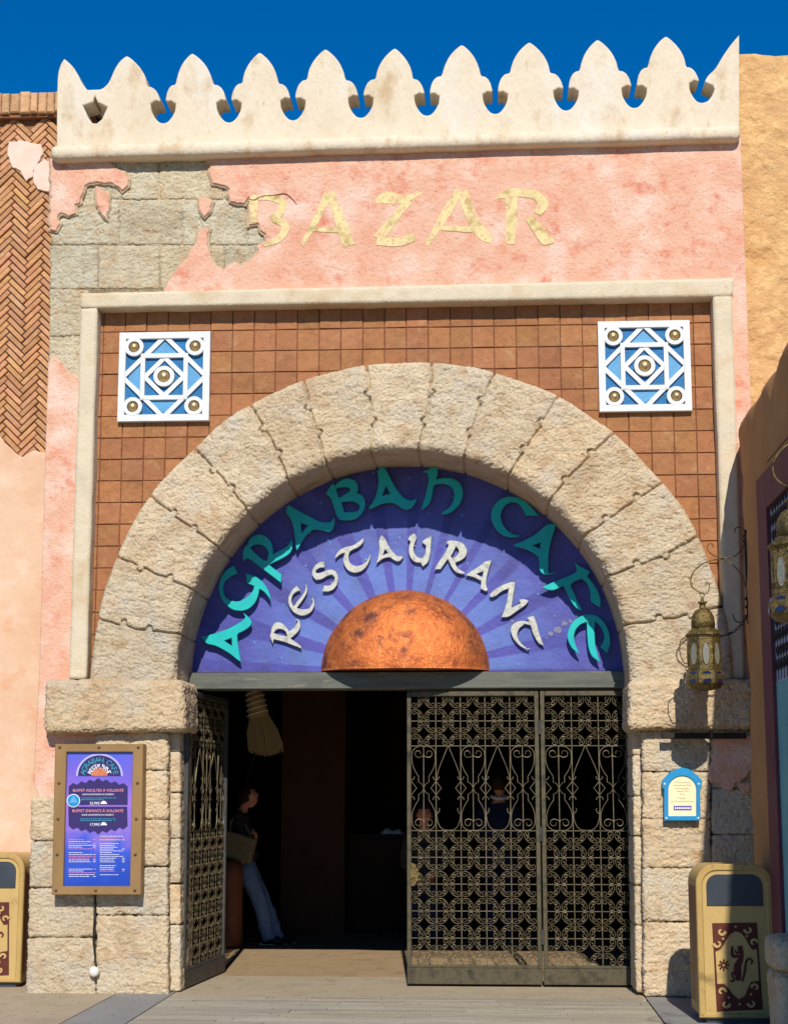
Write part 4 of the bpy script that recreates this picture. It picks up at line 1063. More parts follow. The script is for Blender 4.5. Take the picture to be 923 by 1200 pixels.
# ================================================================== iron bar + cable lamp
q0, q1 = P(775, 862.5, -.12), P(874, 862.5, -.12)
ib = thing('iron_bar', 'short black iron bar mounted under the right impost block', 'bar', (q0.x, -.12, q0.z))
mb = MB(); mb.box(q0.x, q1.x, -.14, -.10, q0.z-.024, q0.z+.024, bev=.006); mb.build('rail', BLACKI, ib)
mb = MB(); 
for x in (q0.x+.1, q1.x-.1): mb.tube([(x, -.10, q0.z), (x, .03, q0.z)], .012, 8)
mb.build('bracket', BLACKI, ib)
q = P(110.5, 1139, -.04); pl = thing('cable_plug', 'pale round plug on a dark cable low on the left pillar', 'plug', q)
mb = MB(); rr = .042; mb.lathe([(rr*.9, -.02), (rr, 0), (rr, .012), (rr*.8, .026), (rr*.4, .032), (.001, .033)], q, 20, 'Y'); mb.build('plug_body', PLUG, pl, smooth=True)
cb = [P(x, y, -.035-.01*math.sin(y*.1)) for x, y in ((112, 1046), (111, 1060), (110.5, 1080), (109.5, 1100), (111, 1118), (112.5, 1134))]
mb = MB(); mb.tube([Vector(v) for v in crom([tuple(c) for c in cb], 5)], .008, 8); mb.build('cable', CABLE, pl, smooth=True)

# ================================================================== LANTERNS
def lantern(label, loc, sc=1.0, rot=0, hs_=1):
    """loc: top ring; hangs down"""
    t = thing('wall_lantern', label, 'lantern', loc, 'brass lanterns along the shop wall')
    c = Vector(loc); n = 8; ro = PI/8+rot
    L_ = lambda prof, mat, nm, nn=n, sm=False: (lambda m: m.lathe([(r*sc, h*sc) for r, h in prof], c, nn, 'Z', rot=ro) or m.build(nm, mat, t, smooth=sm))(MB())
    L_([(.055, -.645), (.055, -.655), (.125, -.64), (.165, -.60), (.170, -.565), (.165, -.53), (.145, -.50), (.14, -.495), (.14, -.485)][::1], BRASS, 'base')
    L_([(.142, -.484), (.142, -.22), (.150, -.205), (.160, -.195), (.158, -.186), (.10, -.135)], BRASS, 'body')
    L_([(.10, -.135), (.099, -.08), (.09, -.03), (.068, .01), (.04, .028), (.028, .03), (.026, .075), (.04, .078), (.04, .088), (.015, .09), (.012, .12), (.004, .128)], BRASS, 'cap', 16, True)
    for k in range(n):
        a = ro+2*PI*(k+.5)/n; d = Vector((math.cos(a), math.sin(a), 0)); tg = Vector((-d.y, d.x, 0)); rad = .1425*math.cos(PI/n)*sc+.002
        vs = []; m = 14
        for i in range(m):
            b = 2*PI*i/m; vs.append(c+d*(rad+.001)+tg*(.030*math.sin(b)*sc)+Vector((0, 0, (-.355+.095*math.cos(b))*sc)))
        mb = MB(); mb.add(vs, [tuple(range(m))]); mb.build('window_pane', GLASSY, t)
        mb = MB(); mb.tube(vs, .0035*sc, 4, closed=True); mb.build('pane_rim', BRASS, t)
        for zz, rr_, tl_ in ((-.518, .158, .5), (-.582, .171, -.2)):
            vs = []; rad2 = rr_*math.cos(PI/n)*sc+.0025
            for i in range(10):
                b = 2*PI*i/10; vs.append(c+d*(rad2)+tg*(.036*math.cos(b)*sc)+Vector((0, 0, (zz+.017*math.sin(b))*sc)))
            mb = MB(); mb.add(vs, [tuple(range(10))]); mb.build('blue_inset', NAVY, t)
    mb = MB()
    mb.tube([c+Vector((v[0]*hs_, v[1], v[2]))*sc for v in crom([(-.13, 0, -.2), (-.19, 0, -.24), (-.2, 0, -.33), (-.17, 0, -.42), (-.135, 0, -.43)], 5)], .005*sc, 6)
    mb.tube([c+Vector((.018*math.cos(a), 0, .145+.018*math.sin(a)))*sc for a in [2*PI*i/12 for i in range(12)]], .004*sc, 5, closed=True)
    mb.build('handle', BRASS, t, smooth=True)
    return t
LX, LY = P(825, 780, -.72).x, -.72
top_ = P(825, 700, LY)
zc = top_.z-.128*.92
lantern('whole brass lantern hanging from a curled bracket before the right impost', (LX, LY, zc), .93)
l2z = zc; L2X = P(932, 700, -5.6).x
lantern('brass lantern cut off by the right edge of the photo', (L2X, -5.6, l2z-.04), .82, hs_=-1)
WX = 2.0
def bracket(label, x, y, ztop_, wx):
    t = thing('lantern_bracket', label, 'bracket', (wx, y, ztop_), 'curled lantern brackets on the shop wall')
    # in px of the photo, relative to lantern axis; built in metres
    L_ = wx-x
    mb = MB()
    main = [(.0, .0), (-.035, .02), (-.075, .06), (-.085, .13), (-.05, .21), (.02, .27), (.10, .30), (.17, .305), (.24, .26), (.31, .16), (.345, .04), (.36, -.08), (.345, -.2), (.30, -.26), (.25, -.245), (.235, -.19)]
    k = L_/.36
    mb.tube([(x+u*k if u > 0 else x+u, y, ztop_+v*.88) for u, v in crom(main, 5)], .0055, 6)
    hook = [(0, 0), (.03, -.005), (.055, .03), (.055, .075), (.035, .09), (.03, .06)]
    mb.tube([(x+u, y, ztop_+v) for u, v in crom(hook, 4)], .004, 5)
    arm = [(.08, .43), (.12, .46), (.14, .42), (.12, .36), (.07, .36), (.045, .42), (.06, .50)][::-1]
    arm = [(.10, .40), (.085, .435), (.06, .43), (.05, .39), (.08, .345), (.14, .315), (.22, .31), (.29, .345), (.335, .42), (.35, .5), (.34, .55), (.31, .58), (.275, .57), (.27, .53)]
    mb.tube([(x+u*k, y-.008, ztop_+v*.9) for u, v in crom(arm, 5)], .005, 6)
    mb.build('scroll_arm', BRASS, t, smooth=True)
    mb = MB()
    for z in (.5, .46, -.05, -.12, -.2): mb.tube([(wx-.03, y, ztop_+z*.9), (wx+.04, y, ztop_+z*.9)], .011, 8)
    mb.box(wx-.018, wx+.002, y-.012, y+.012, ztop_-.24, ztop_+.5, bev=.003)
    mb.build('wall_plate', BLACKI, t)
    # safety chain from the lantern shoulder to the wall
    mb = MB(); a = Vector((x+.13, y, ztop_-.33)); b = Vector((wx, y, ztop_-.16)); n = 14
    for i in range(n):
        u = (i+.5)/n; p = a.lerp(b, u); p.z -= .05*math.sin(PI*u)
        vx = Vector((1, 0, .3)).normalized(); vy = Vector((0, 1, 0)) if i % 2 else Vector((0, 0, 1))
        mb.tube([p+vx*(.02*math.cos(t2))+vy*(.009*math.sin(t2)) for t2 in [2*PI*j/8 for j in range(8)]], .003, 4, closed=True)
    mb.build('chain', BLACKI, t)
    return t
bracket('curled brass bracket holding the whole lantern', LX, LY, zc+.16*.93, WX+.01)
bracket('curled brass bracket holding the lantern at the right edge', L2X, -5.6, l2z-.04+.16*.82, WX+.01)

# ================================================================== LITTER BINS
def make_bin(label, x0, yf):
    W, H, D = .52, 1.09, .6
    t = thing('litter_bin', label, 'bin', (x0+W/2, yf+D/2, 0), 'mustard litter bins with maroon panels')
    def rr(xa, xb, za, zb, r, n=8):
        l = [(xa, za), (xb, za)]
        l += [(xb-r+r*math.cos(a), zb-r+r*math.sin(a)) for a in [PI/2*i/n for i in range(n+1)]]
        l += [(xa+r-r*math.sin(a), zb-r+r*math.cos(a)) for a in [PI/2*i/n for i in range(n+1)]]
        return [(x0+x, z) for x, z in l]
    bd = plate_mesh([rr(.0, W, .05, H, .13)], yf+.012, D-.024, .006)
    link('body', bd, BINT, t)
    plate('side_cladding', [rr(-.006, W+.006, .12, H-.14, .01)], yf+.07, D-.14, BINS, t)
    plate('rim', [rr(-.012, W+.012, .04, H+.012, .14), rr(.035, W-.035, .075, H-.035, .105)], yf, .05, BINR, t, bev=.008)
    plate('foot', [rr(.04, W-.04, 0, .05, .005)], yf+.04, D-.08, SLATE, t)
    fl = [(x0+.062, H-.28), (x0+W-.062, H-.28)]+[(x0+W-.062-.08+.08*math.cos(a), H-.14+.08*math.sin(a)) for a in [PI/2*i/8 for i in range(9)]]+[(x0+.062+.08-.08*math.sin(a), H-.14+.08*math.cos(a)) for a in [PI/2*i/8 for i in range(9)]]
    plate('flap', [fl], yf+.004, .02, SLATE, t, bev=.004)
    def q(x, y):
        f = (y-500)/600; xl = 245+38*(y-100)/1100
        return (x0+(x-xl)/525*W, 1.08-(y-105)/1100*1.075)
    yy = yf+.0085
    lay = [0]
    def pp(loops, m, dy=0, amp=0):
        lay[0] += 1
        return plate_mesh([[q(*p) for p in (ragged(l, amp, 12, lay[0]) if amp else l)] for l in loops], yy-dy-.0004*lay[0], .003)
    ms = [pp([[(355, 503), (672, 498), (714, 1108), (390, 1124)], [(369, 516), (660, 511), (700, 1096), (404, 1110)]], 0),
          pp([[(360, 508), (668, 503), (684, 640), (680, 682), (640, 690), (612, 650), (590, 606), (560, 572), (520, 560), (482, 582), (446, 640), (412, 690), (372, 706)]], 0),
          pp([[(384, 932), (440, 928), (470, 960), (500, 1002), (545, 1038), (588, 1012), (608, 960), (630, 915), (698, 905), (712, 1105), (396, 1116)]], 0)]
    for st in ([(560, 662, 18), (562, 740, 30), (535, 810, 52), (540, 860, 44), (540, 905, 34)], [(552, 735, 16), (505, 735, 24), (496, 700, 20), (500, 665, 16)], [(540, 665, 20), (548, 700, 16), (530, 715, 14), (518, 690, 8)], [(568, 912, 14), (585, 850, 15), (596, 775, 16), (620, 752, 15), (640, 772, 14), (628, 792, 10)], [(482, 912, 12), (512, 905, 14), (496, 868, 12), (504, 850, 14), (530, 880, 16), (546, 908, 16)]):
        ms.append(pp([stroke(st, 5)], 0))
    ms.append(pp([[(438+22*math.cos(a), 797+22*math.sin(a)) for a in [2*PI*i/14 for i in range(14)]], [(438+10*math.cos(a), 797+10*math.sin(a)) for a in [2*PI*i/14 for i in range(14)]]], 0))
    for k in range(8):
        a = 2*PI*k/8; ms.append(pp([stroke([(438+20*math.cos(a), 797+20*math.sin(a), 10), (438+38*math.cos(a), 797+40*math.sin(a), 13)])], 0))
    emb = link('emblem_panel', merge_meshes('emblem_panel', ms), MAROON, t)
    lay[0] += 2; ms = []
    for cx_, cy_, sx, sy in ((420, 560, 1, 1), (612, 545, -1, 1), (648, 640, 1, -1), (396, 645, -1, 1), (424, 985, 1, -1), (452, 1068, 1, 1), (636, 1062, -1, 1), (660, 955, -1, -1)):
        st = [(cx_+sx*(30*(1-i/12))*math.cos(R(30*i)), cy_+sy*(30*(1-i/12))*math.sin(R(30*i)), 20-.9*i) for i in range(10)]
        link('corner_scroll', pp([stroke(st, 3)], 0), BINT, emb)
    for cx_, cy_ in ((520, 526), (432, 612), (600, 592), (472, 1024), (550, 1070), (630, 1000)):
        link('dot', pp([[(cx_+9*math.cos(a), cy_+9*math.sin(a)) for a in [2*PI*i/10 for i in range(10)]]], 0), BINT, emb)
    return t
bx0 = P(819.5, 1120, -1.55).x
make_bin('mustard litter bin before the right pillar, half in shade', bx0, -1.55)
bx1 = P(24, 1100, .36).x-.52
make_bin('mustard litter bin cut by the left edge, beside the left pillar', bx1, .36)

# ================================================================== LEFT NEIGHBOUR (herringbone)
NYY = 1.0
XR = P(64, 300, NYY).x+.35; XLf = P(-160, 300, NYY).x
zt = P(30, 112, NYY).z; zbk = P(30, 136, NYY).z
LB = thing('brick_building', 'neighbouring building with herringbone brick above peach plaster at left edge', 'building', (XLf+1, NYY, 0))
mb = MB(); mb.box(XLf, XR, NYY+.03, NYY+3, 0, zt-.02); mb.build('wall', BMORTAR, LB)
# herringbone bricks
mb = MB(); wd = .053; nB = 4; hz0 = P(30, 560, NYY).z
rnd = random.Random(2)
def brk_(u0, v0, du, dv):
    c45 = math.cos(R(45)); cu, cv = (u0+du/2)*wd, (v0+dv/2)*wd
    X = XR-.6+(cu-cv)*c45; Z = 3.0+(cu+cv)*c45
    if X < XLf+.1 or X > XR-.1 or Z < hz0-.3 or Z > zbk-.05: return
    hw, hh = du*wd/2-.005, dv*wd/2-.005; y = NYY+rnd.uniform(-.01, .01); g = rnd.uniform(.82, 1.15)
    tint = (g, g*rnd.uniform(.92, 1.05), g*rnd.uniform(.85, 1.1)); an = rnd.uniform(-.02, .02)
    ca_, sa_ = math.cos(R(45)+an), math.sin(R(45)+an)
    mb.box(-hw, hw, 0, .035, -hh, hh, bev=.005, tint=tint, fn=lambda v: Vector((X+v.x*ca_-v.z*sa_, y+v.y, Z+v.x*sa_+v.z*ca_)))
K = 72
for k in range(-K, K):
    for m in range(-12, 12):
        brk_(k+2*nB*m, k, nB, 1)
        c = k; brk_(c, c-2*nB+1+2*nB*m, 1, nB)
mb.build('herringbone_brick', BRICK, LB)
# coping: soldier bricks
mb = MB(); x = XLf
while x < XR:
    l = .085*rnd.uniform(.85, 1.2); g = rnd.uniform(.9, 1.15)
    mb.box(x+.003, x+l-.003, NYY-.09+rnd.uniform(-.01, .01), NYY+.3, zbk+rnd.uniform(-.012, .01), zt+rnd.uniform(-.01, .01), bev=.012, tint=(g*1.05, g*1.15, g*1.2)); x += l
mb.build('coping', BRICK, LB)
mb = MB(); mb.box(XLf, XR, NYY-.05, NYY+.32, zbk-.03, zt-.02); mb.build('coping_bed', BMORTAR, LB)
lw = ragged_open([(-160, 470), (-40, 500), (0, 512), (14, 526), (26, 536), (40, 528), (60, 534), (100, 536)], 1.5, 4, 31)
zz = [PXZ(x, y, NYY-.02) for x, y in lw]
plate('plaster', [zz+[(XR, zz[-1][1]), (XR, 0), (XLf, 0), (XLf, zz[0][1])]], NYY-.022, .06, PEACH, LB, bev=.008)
for q, l in enumerate(([(10, 166), (22, 164), (32, 166), (48, 168), (50, 180), (44, 190), (38, 206), (30, 212), (24, 200), (14, 196), (8, 180)], [(38, 200), (50, 186), (66, 192), (76, 226), (44, 222), (40, 216)])):
    plate('plaster_patch', [px_loop(ragged(l, 1.6, 3, 40+q), NYY-.016)], NYY-.016, .03, M('pale_pink_plaster', [(232, 204, 188), (224, 190, 172)], 6, .9, ((30, .4, .01),)), LB, bev=.005)

# ================================================================== RIGHT OCHRE BUILDING behind
OY = .32
zo = P(900, 61, OY).z
mb = MB(); rockbox(mb, [(2.12, 0), (4.6, 0), (4.6, zo), (2.12, zo)], OY, 2.5, r=.06, amp=.03, step=.035, disp=lambda p, a: a*(.7*noise.noise(p*2.2)+.5*noise.noise(p*7)+.3*noise.noise(p*16)))
tag(mb.build('ochre_building', OCHRE, None, smooth=True), 'tall rough ochre plaster building rising behind the right edge', 'building')

# ================================================================== SHOP along the right side
SH = thing('shop_building', 'shaded brown side wall of the shop with purple door frame at right', 'building', (2.5, -3, 0))
zs = 4.62
plan = [(2.17, .3), (2.12, .0), (2.08, -.15), (2.03, -.4), (2.0, -.7)]+[(2.0, -.7-.04*i) for i in range(1, 170)]
vs = []; fs = []; nzv = 120
def prof_z(k):
    t = k/nzv
    return t
for (x, y) in plan:
    ztp = zs+.04*math.sin(y*1.3)
    for k in range(nzv+1):
        z = ztp*k/nzv; over = 0
        if z > ztp-.12: a = (z-(ztp-.12))/.12; over = .12*(1-math.sqrt(max(0, 1-a*a)))
        p = Vector((x, y, z)); d = .03*noise.noise(p*Vector((1, 1, 1))*1.8)+.012*noise.noise(p*7)
        vs.append((x+over-d, y, z))
    vs.append((x+2.5, y, ztp))
m = nzv+2
for i in range(len(plan)-1):
    for k in range(m-1): fs.append((i*m+k, i*m+k+1, (i+1)*m+k+1, (i+1)*m+k))
mb = MB(); mb.add(vs, fs); e_ = plan[-1][1]
mb.add([(2.0, e_, 0), (4.5, e_, 0), (4.5, e_, zs), (2.1, e_, zs)], [(0, 1, 2, 3)]); mb.add([(4.5, .3, 0), (4.5, e_, 0), (4.5, e_, zs), (4.5, .3, zs)], [(0, 3, 2, 1)])
mb.build('wall', SHOPW, SH, smooth=True)
# door frame on the side wall: in plane X, running along -Y
ya = PX(897, 700, WX-.03).y; yb = PX(908, 700, WX-.03).y; zto = PX(897, 558, WX-.03).z; zti = PX(909, 590, WX-.03).z
yend = -3.4
mb = MB()
def bxx(mb, x0_, x1_, y0_, y1_, z0_, z1_, **k): mb.box(x0_, x1_, y0_, y1_, z0_, z1_, **k)
bxx(mb, WX-.07, WX+.06, yb, ya, 0, zto); bxx(mb, WX-.07, WX+.06, yend-.3, yend, 0, zto); bxx(mb, WX-.069, WX+.06, yend, yb, zti, zto-.002)
df = mb.build('door_frame', SHOPF, SH)
mb = MB(); bxx(mb, WX-.045, WX+.055, yend, yb, .02, 2.35); mb.build('door_panel', TEALP, SH)
zl = PX(915, 665, WX).z
mb = MB(); bxx(mb, WX-.043, WX+.054, yend, yb, 2.352, zti); tp_ = mb.build('transom', M('pale_blue_transom', [(150, 164, 190), (168, 180, 204)], 5, .6), SH)
mb = MB(); y = yb-.03; rnd = random.Random(4)
path = []
while y > yend+.05:
    for z in (2.42, 2.62, 2.82, 3.02, 3.22, 3.42, 3.62, 3.82):
        if z > zti-.12: continue
        for s_q in (1, -1):
            mb.tube([(WX-.05, y-.05-.05*s_q+.045*(1-i/13)*math.cos(R(42*i)), z+.09+s_q*.04+.05*(1-i/13)*math.sin(R(42*i)*s_q)) for i in range(11)], .005, 4)
    mb.tube([(WX-.05, y, 2.36), (WX-.05, y, zti)], .004, 4)
    y -= .11
for k in range(8): mb.tube([(WX-.05, yb, 2.5+.2*k), (WX-.05, yend, 2.5+.2*k)], .004, 4)
mb.build('scrollwork', BLACKI, tp_)
# plinth stones at the foot
mb = MB()
def rb_side(mb, x0_, x1_, y0_, y1_, z0_, z1_): rockbox(mb, [(x0_, z0_), (x1_, z0_), (x1_, z1_), (x0_, z1_)], y0_, y1_-y0_, r=.06, amp=.014, step=.016)
px0 = P(911.5, 1150, -2.8).x; zt1 = P(914, 1101, -2.8).z; zt0 = P(914, 1141, -2.8).z; rb_side(mb, px0+.008, px0+.4, -2.79, -2.35, .0, zt0); rb_side(mb, px0-.005, px0+.4, -2.81, -2.35, zt0, zt1)
print('plinth', px0, zt0, zt1)
tag(mb.build('stone_plinth', STONE, None, smooth=True), 'rounded rough stone plinth beside the right litter bin', 'plinth')

# ================================================================== PEOPLE
def skin_mesh(joints, edges, root, sub=2):
    """joints name->(Vector, rx, ry)"""
    names = list(joints); ix = {n: i for i, n in enumerate(names)}
    me = bpy.data.meshes.new('s'); me.from_pydata([joints[n][0] for n in names], [(ix[a], ix[b]) for a, b in edges], [])
    ob = bpy.data.objects.new('s', me); md = ob.modifiers.new('skin', 'SKIN')
    if not me.skin_vertices: me.attributes  # layer exists once the modifier is added
    md.use_smooth_shade = True
    for n in names:
        sv = me.skin_vertices[0].data[ix[n]]; r = joints[n][1]; sv.radius = (r, joints[n][2] if len(joints[n]) > 2 else r); sv.use_root = (n == root)
    md2 = ob.modifiers.new('sub', 'SUBSURF'); md2.levels = sub; md2.render_levels = sub
    return ev_mesh(ob)
def head_mesh(c, h, fwd, up_):
    """c: centre; h: head height; face looks along fwd"""
    f = fwd.normalized(); u = (up_-f*up_.dot(f)).normalized(); s = f.cross(u)
    vs = []; fs = []; n1, n2 = 28, 22
    for j in range(n2+1):
        ph = PI*j/n2
        for i in range(n1):
            a = 2*PI*i/n1; x = math.sin(ph)*math.cos(a); y = math.sin(ph)*math.sin(a); z = math.cos(ph)
            rx, ry, rz = .43, .36, .5
            jaw = max(0, -z); ry_ = ry*(1-.28*jaw); p = Vector((x*rx*(1-.1*jaw), y*ry_, z*rz))
            if x > 0:
                g = lambda y0, z0, sy, sz: math.exp(-((y-y0)/sy)**2-((z-z0)/sz)**2)
                p.x += .11*g(0, -.16, .13, .16)+.03*g(0, .28, .5, .12)+.05*g(0, -.75, .22, .16)+.03*g(0, -.5, .22, .09)-.035*g(.32, .06, .16, .12)-.035*g(-.32, .06, .16, .12)
            vs.append(c+(f*p.x+s*p.y+u*p.z)*h)
    for j in range(n2):
        for i in range(n1): l = (i+1) % n1; fs.append((j*n1+i, j*n1+l, (j+1)*n1+l, (j+1)*n1+i))
    return vs, fs, (f, u, s)
def ball(mb, c, r, n=10):
    vs = []; fs = []; rx, ry, rz = r if isinstance(r, tuple) else (r, r, r)
    for j in range(n+1):
        for i in range(n*2): a = PI*i/n; b = PI*j/n; vs.append(c+Vector((rx*math.sin(b)*math.cos(a), ry*math.sin(b)*math.sin(a), rz*math.cos(b))))
    for j in range(n):
        for i in range(n*2): l = (i+1) % (n*2); fs.append((j*n*2+i, j*n*2+l, (j+1)*n*2+l, (j+1)*n*2+i))
    mb.add(vs, fs)
def hand(mb, wrist, d, palm_n, s=1.0):
    """palm plus four fingers and thumb, slightly curled; d: pointing direction"""
    d = d.normalized(); n = (palm_n-d*palm_n.dot(d)).normalized(); t = d.cross(n)
    mb.tube([wrist-d*.01, wrist+d*.03*s, wrist+d*.08*s], [.026*s, .034*s, .034*s], 8)
    for k, ln in enumerate((.07, .08, .075, .058)):
        o = wrist+d*.078*s+t*((k-1.5)*.0175*s)
        mb.tube([o, o+d*ln*.45*s+n*.004, o+d*ln*.8*s+n*.018*s, o+d*ln*.95*s+n*.036*s], [.0092*s, .009*s, .008*s, .006*s], 6)
    o = wrist+d*.02*s-t*.028*s
    mb.tube([o, o-t*.025*s+d*.025*s+n*.01, o-t*.03*s+d*.055*s+n*.022*s], [.012*s, .011*s, .008*s], 6)
FAT = 1.0
def folds(me, amp=.014, sz=6):
    me.update(); nn = [v.normal.copy() for v in me.vertices]
    for v, n in zip(me.vertices, nn):
        p = v.co; v.co = p+n*amp*(noise.noise(Vector((p.x*sz, p.y*sz, p.z*sz*2.2)))+.6*noise.noise(Vector((p.x*sz*3, p.y*sz*3, p.z*sz*4))))
    return me
def person(label, J, up_lean, face, top_m, leg_m, hair_m, hd, handdirs, long_sleeve=True, headup=None):
    foot = J['foot_l']; t = thing('person', label, 'person', (J['pelvis'].x, J['pelvis'].y, 0))
    hc = J['head']
    # body: one continuous surface (skin) from feet through head and arms
    jo = {'pelvis': (J['pelvis'], .09, .08), 'waist': (J['waist'], .10, .09), 'chest': (J['chest'], .12, .10), 'neck0': (J['neck'], .055), 'neck1': (J['neck'].lerp(hc, .55), .05), 'skull': (hc, .06)}
    ed = [('pelvis', 'waist'), ('waist', 'chest'), ('chest', 'neck0'), ('neck0', 'neck1'), ('neck1', 'skull')]
    for s in 'lr':
        jo['sh'+s] = (J['sh_'+s], .055); jo['el'+s] = (J['el_'+s], .042); jo['wr'+s] = (J['wr_'+s], .028)
        jo['hip'+s] = (J['hip_'+s], .065); jo['kn'+s] = (J['kn_'+s], .05); jo['an'+s] = (J['an_'+s], .038)
        ed += [('chest', 'sh'+s), ('sh'+s, 'el'+s), ('el'+s, 'wr'+s), ('pelvis', 'hip'+s), ('hip'+s, 'kn'+s), ('kn'+s, 'an'+s)]
    body = skin_mesh(jo, ed, 'pelvis')
    mb = MB(); mb.add([v.co for v in body.vertices], [tuple(p.vertices) for p in body.polygons])
    vs, fs, (f, u, s_v) = head_mesh(hc, hd, face, headup or (hc-J['neck'])); mb.add(vs, fs)
    for sg in (1, -1): ball(mb, hc+s_v*(.355*hd*sg)-f*.02*hd, (.03*hd+.004, .03*hd+.004, .11*hd), 6)
    for s in 'lr':
        dd = handdirs[s]; hand(mb, J['wr_'+s], dd[0], dd[1])
    b = mb.build('body', SKIN, t, smooth=True)
    mb = MB()
    for sg in (1, -1): ball(mb, hc+f*.375*hd+s_v*(.14*hd*sg)+u*.03*hd, .028*hd, 6)
    mb.build('eye', SHOE, t, smooth=True)
    mb = MB(); mp_ = [hc+f*(.405-.02*abs(k)/3)*hd+s_v*(.035*k*hd)-u*(.235+.004*k*k)*hd for k in (-3, -2, -1, 0, 1, 2, 3)]
    mb.tube(mp_, [.002, .006, .008, .008, .008, .006, .002], 6); mb.build('mouth', LIPS, t, smooth=True)
    for sg in (1, -1):
        mb = MB(); mb.tube([hc+f*.40*hd+s_v*((.06+.05*k)*hd*sg)+u*(.10+.012*k)*hd-f*.012*k*hd for k in range(4)], [.003, .0045, .004, .002], 5); mb.build('eyebrow', hair_m, t, smooth=True)
    # hair: a cap over the skull
    vs2 = []; 
    mb = MB(); n1, n2 = 28, 14; hv = []
    for j in range(n2+1):
        ph = PI*.62*j/n2
        for i in range(n1):
            a = 2*PI*i/n1; lim = 1.0 if math.cos(a) < .3 else (.55 if math.cos(a) > .75 else .75)
            q = ph*lim; x = math.sin(q)*math.cos(a); y = math.sin(q)*math.sin(a); z = math.cos(q)
            p = Vector((x*.475-.02, y*.415, z*.55)); p *= 1+.04*noise.noise(p*14)
            hv.append(hc+(f*p.x+s_v*p.y+u*p.z)*hd)
    hf = [(j*n1+i, j*n1+(i+1) % n1, (j+1)*n1+(i+1) % n1, (j+1)*n1+i) for j in range(n2) for i in range(n1)]
    mb.add(hv, hf); mb.build('hair', hair_m, t, smooth=True)
    # top garment
    jo2 = {'hem': (J['pelvis'].lerp(J['waist'], -.25), .175, .165), 'pelvis': (J['pelvis'].lerp(J['waist'], .3), .17, .16), 'waist': (J['waist'], .165, .155), 'chest': (J['chest'], .175, .16), 'collar': (J['neck'].lerp(J['chest'], .12), .075)}
    ed2 = [('hem', 'pelvis'), ('pelvis', 'waist'), ('waist', 'chest'), ('chest', 'collar')]
    for s in 'lr':
        jo2['sh'+s] = (J['sh_'+s], .078); jo2['el'+s] = (J['el_'+s], .06); jo2['wr'+s] = (J['wr_'+s].lerp(J['el_'+s], .08), .045)
        ed2 += [('chest', 'sh'+s), ('sh'+s, 'el'+s), ('el'+s, 'wr'+s)]
    link('jacket', folds(skin_mesh(jo2, ed2, 'waist', 3)), top_m, t, smooth=True)
    jo3 = {'pelvis': (J['pelvis'], .135, .125), 'wst': (J['pelvis'].lerp(J['waist'], .35), .13, .12)}; ed3 = [('pelvis', 'wst')]
    for s in 'lr':
        jo3['hip'+s] = (J['hip_'+s], .115); jo3['kn'+s] = (J['kn_'+s], .088); jo3['an'+s] = (J['an_'+s], .08); jo3['cu'+s] = (J['an_'+s].lerp(J['kn_'+s], -.12), .092)
        ed3 += [('pelvis', 'hip'+s), ('hip'+s, 'kn'+s), ('kn'+s, 'an'+s), ('an'+s, 'cu'+s)]
    link('trousers', folds(skin_mesh(jo3, ed3, 'pelvis', 3), .012), leg_m, t, smooth=True)
    for s in 'lr':
        fd = J['foot_'+s]-J['an_'+s]; fd.z = 0; L_ = fd.length; fd.normalize(); a = J['an_'+s].copy(); a.z = 0
        mb = MB(); c = a
        mb.tube([c-fd*.07+Vector((0, 0, .05)), c-fd*.02+Vector((0, 0, .062)), c+fd*.06+Vector((0, 0, .055)), c+fd*.13+Vector((0, 0, .042)), c+fd*.19+Vector((0, 0, .033))], [.04, .052, .046, .042, .026], 10)
        mb.build('shoe', SHOE, t, smooth=True)
        mb = MB(); mb.tube([c-fd*.09+Vector((0, 0, .014)), c+fd*.2+Vector((0, 0, .014))], [.013, .013], 6); mb.tube([c-fd*.09+Vector((0, .03, .012)), c+fd*.18+Vector((0, .03, .012))], [.011, .011], 6); mb.build('sole', SOLE, t)
    return t
V = Vector
# leaning person inside the doorway
PYd = 4.45
def pj(px, py, dy=0): return P(px, py, PYd+dy)
J = dict(pelvis=pj(287, 1008), waist=pj(283, 990), chest=pj(280, 966), neck=pj(284, 951), head=pj(290.5, 934.5),
         sh_l=pj(279, 959, .17), sh_r=pj(279, 959, -.17), el_l=pj(286, 984, .22), el_r=pj(287, 985, -.22), wr_l=pj(298, 979, .02), wr_r=pj(297, 982, -.04),
         hip_l=pj(289, 1018, .08), hip_r=pj(288, 1018, -.08), kn_l=pj(309, 1056, .09), kn_r=pj(305, 1058, -.08), an_l=pj(324, 1098, .1), an_r=pj(314, 1101, -.08), foot_l=pj(345, 1101, .1), foot_r=pj(335, 1104, -.08))
for k in ('an_l', 'an_r'): J[k].z = max(J[k].z, .085)
person('person in black jacket and blue jeans leaning back inside the doorway, looking up', J, 0, V((.9, -.1, .42)), JACKET, DENIM, HAIR, .235, {'l': (V((.1, -1, .1)), V((-1, 0, 0))), 'r': (V((.1, 1, .15)), V((-1, 0, 0)))}, headup=V((-.45, 0, .9)))
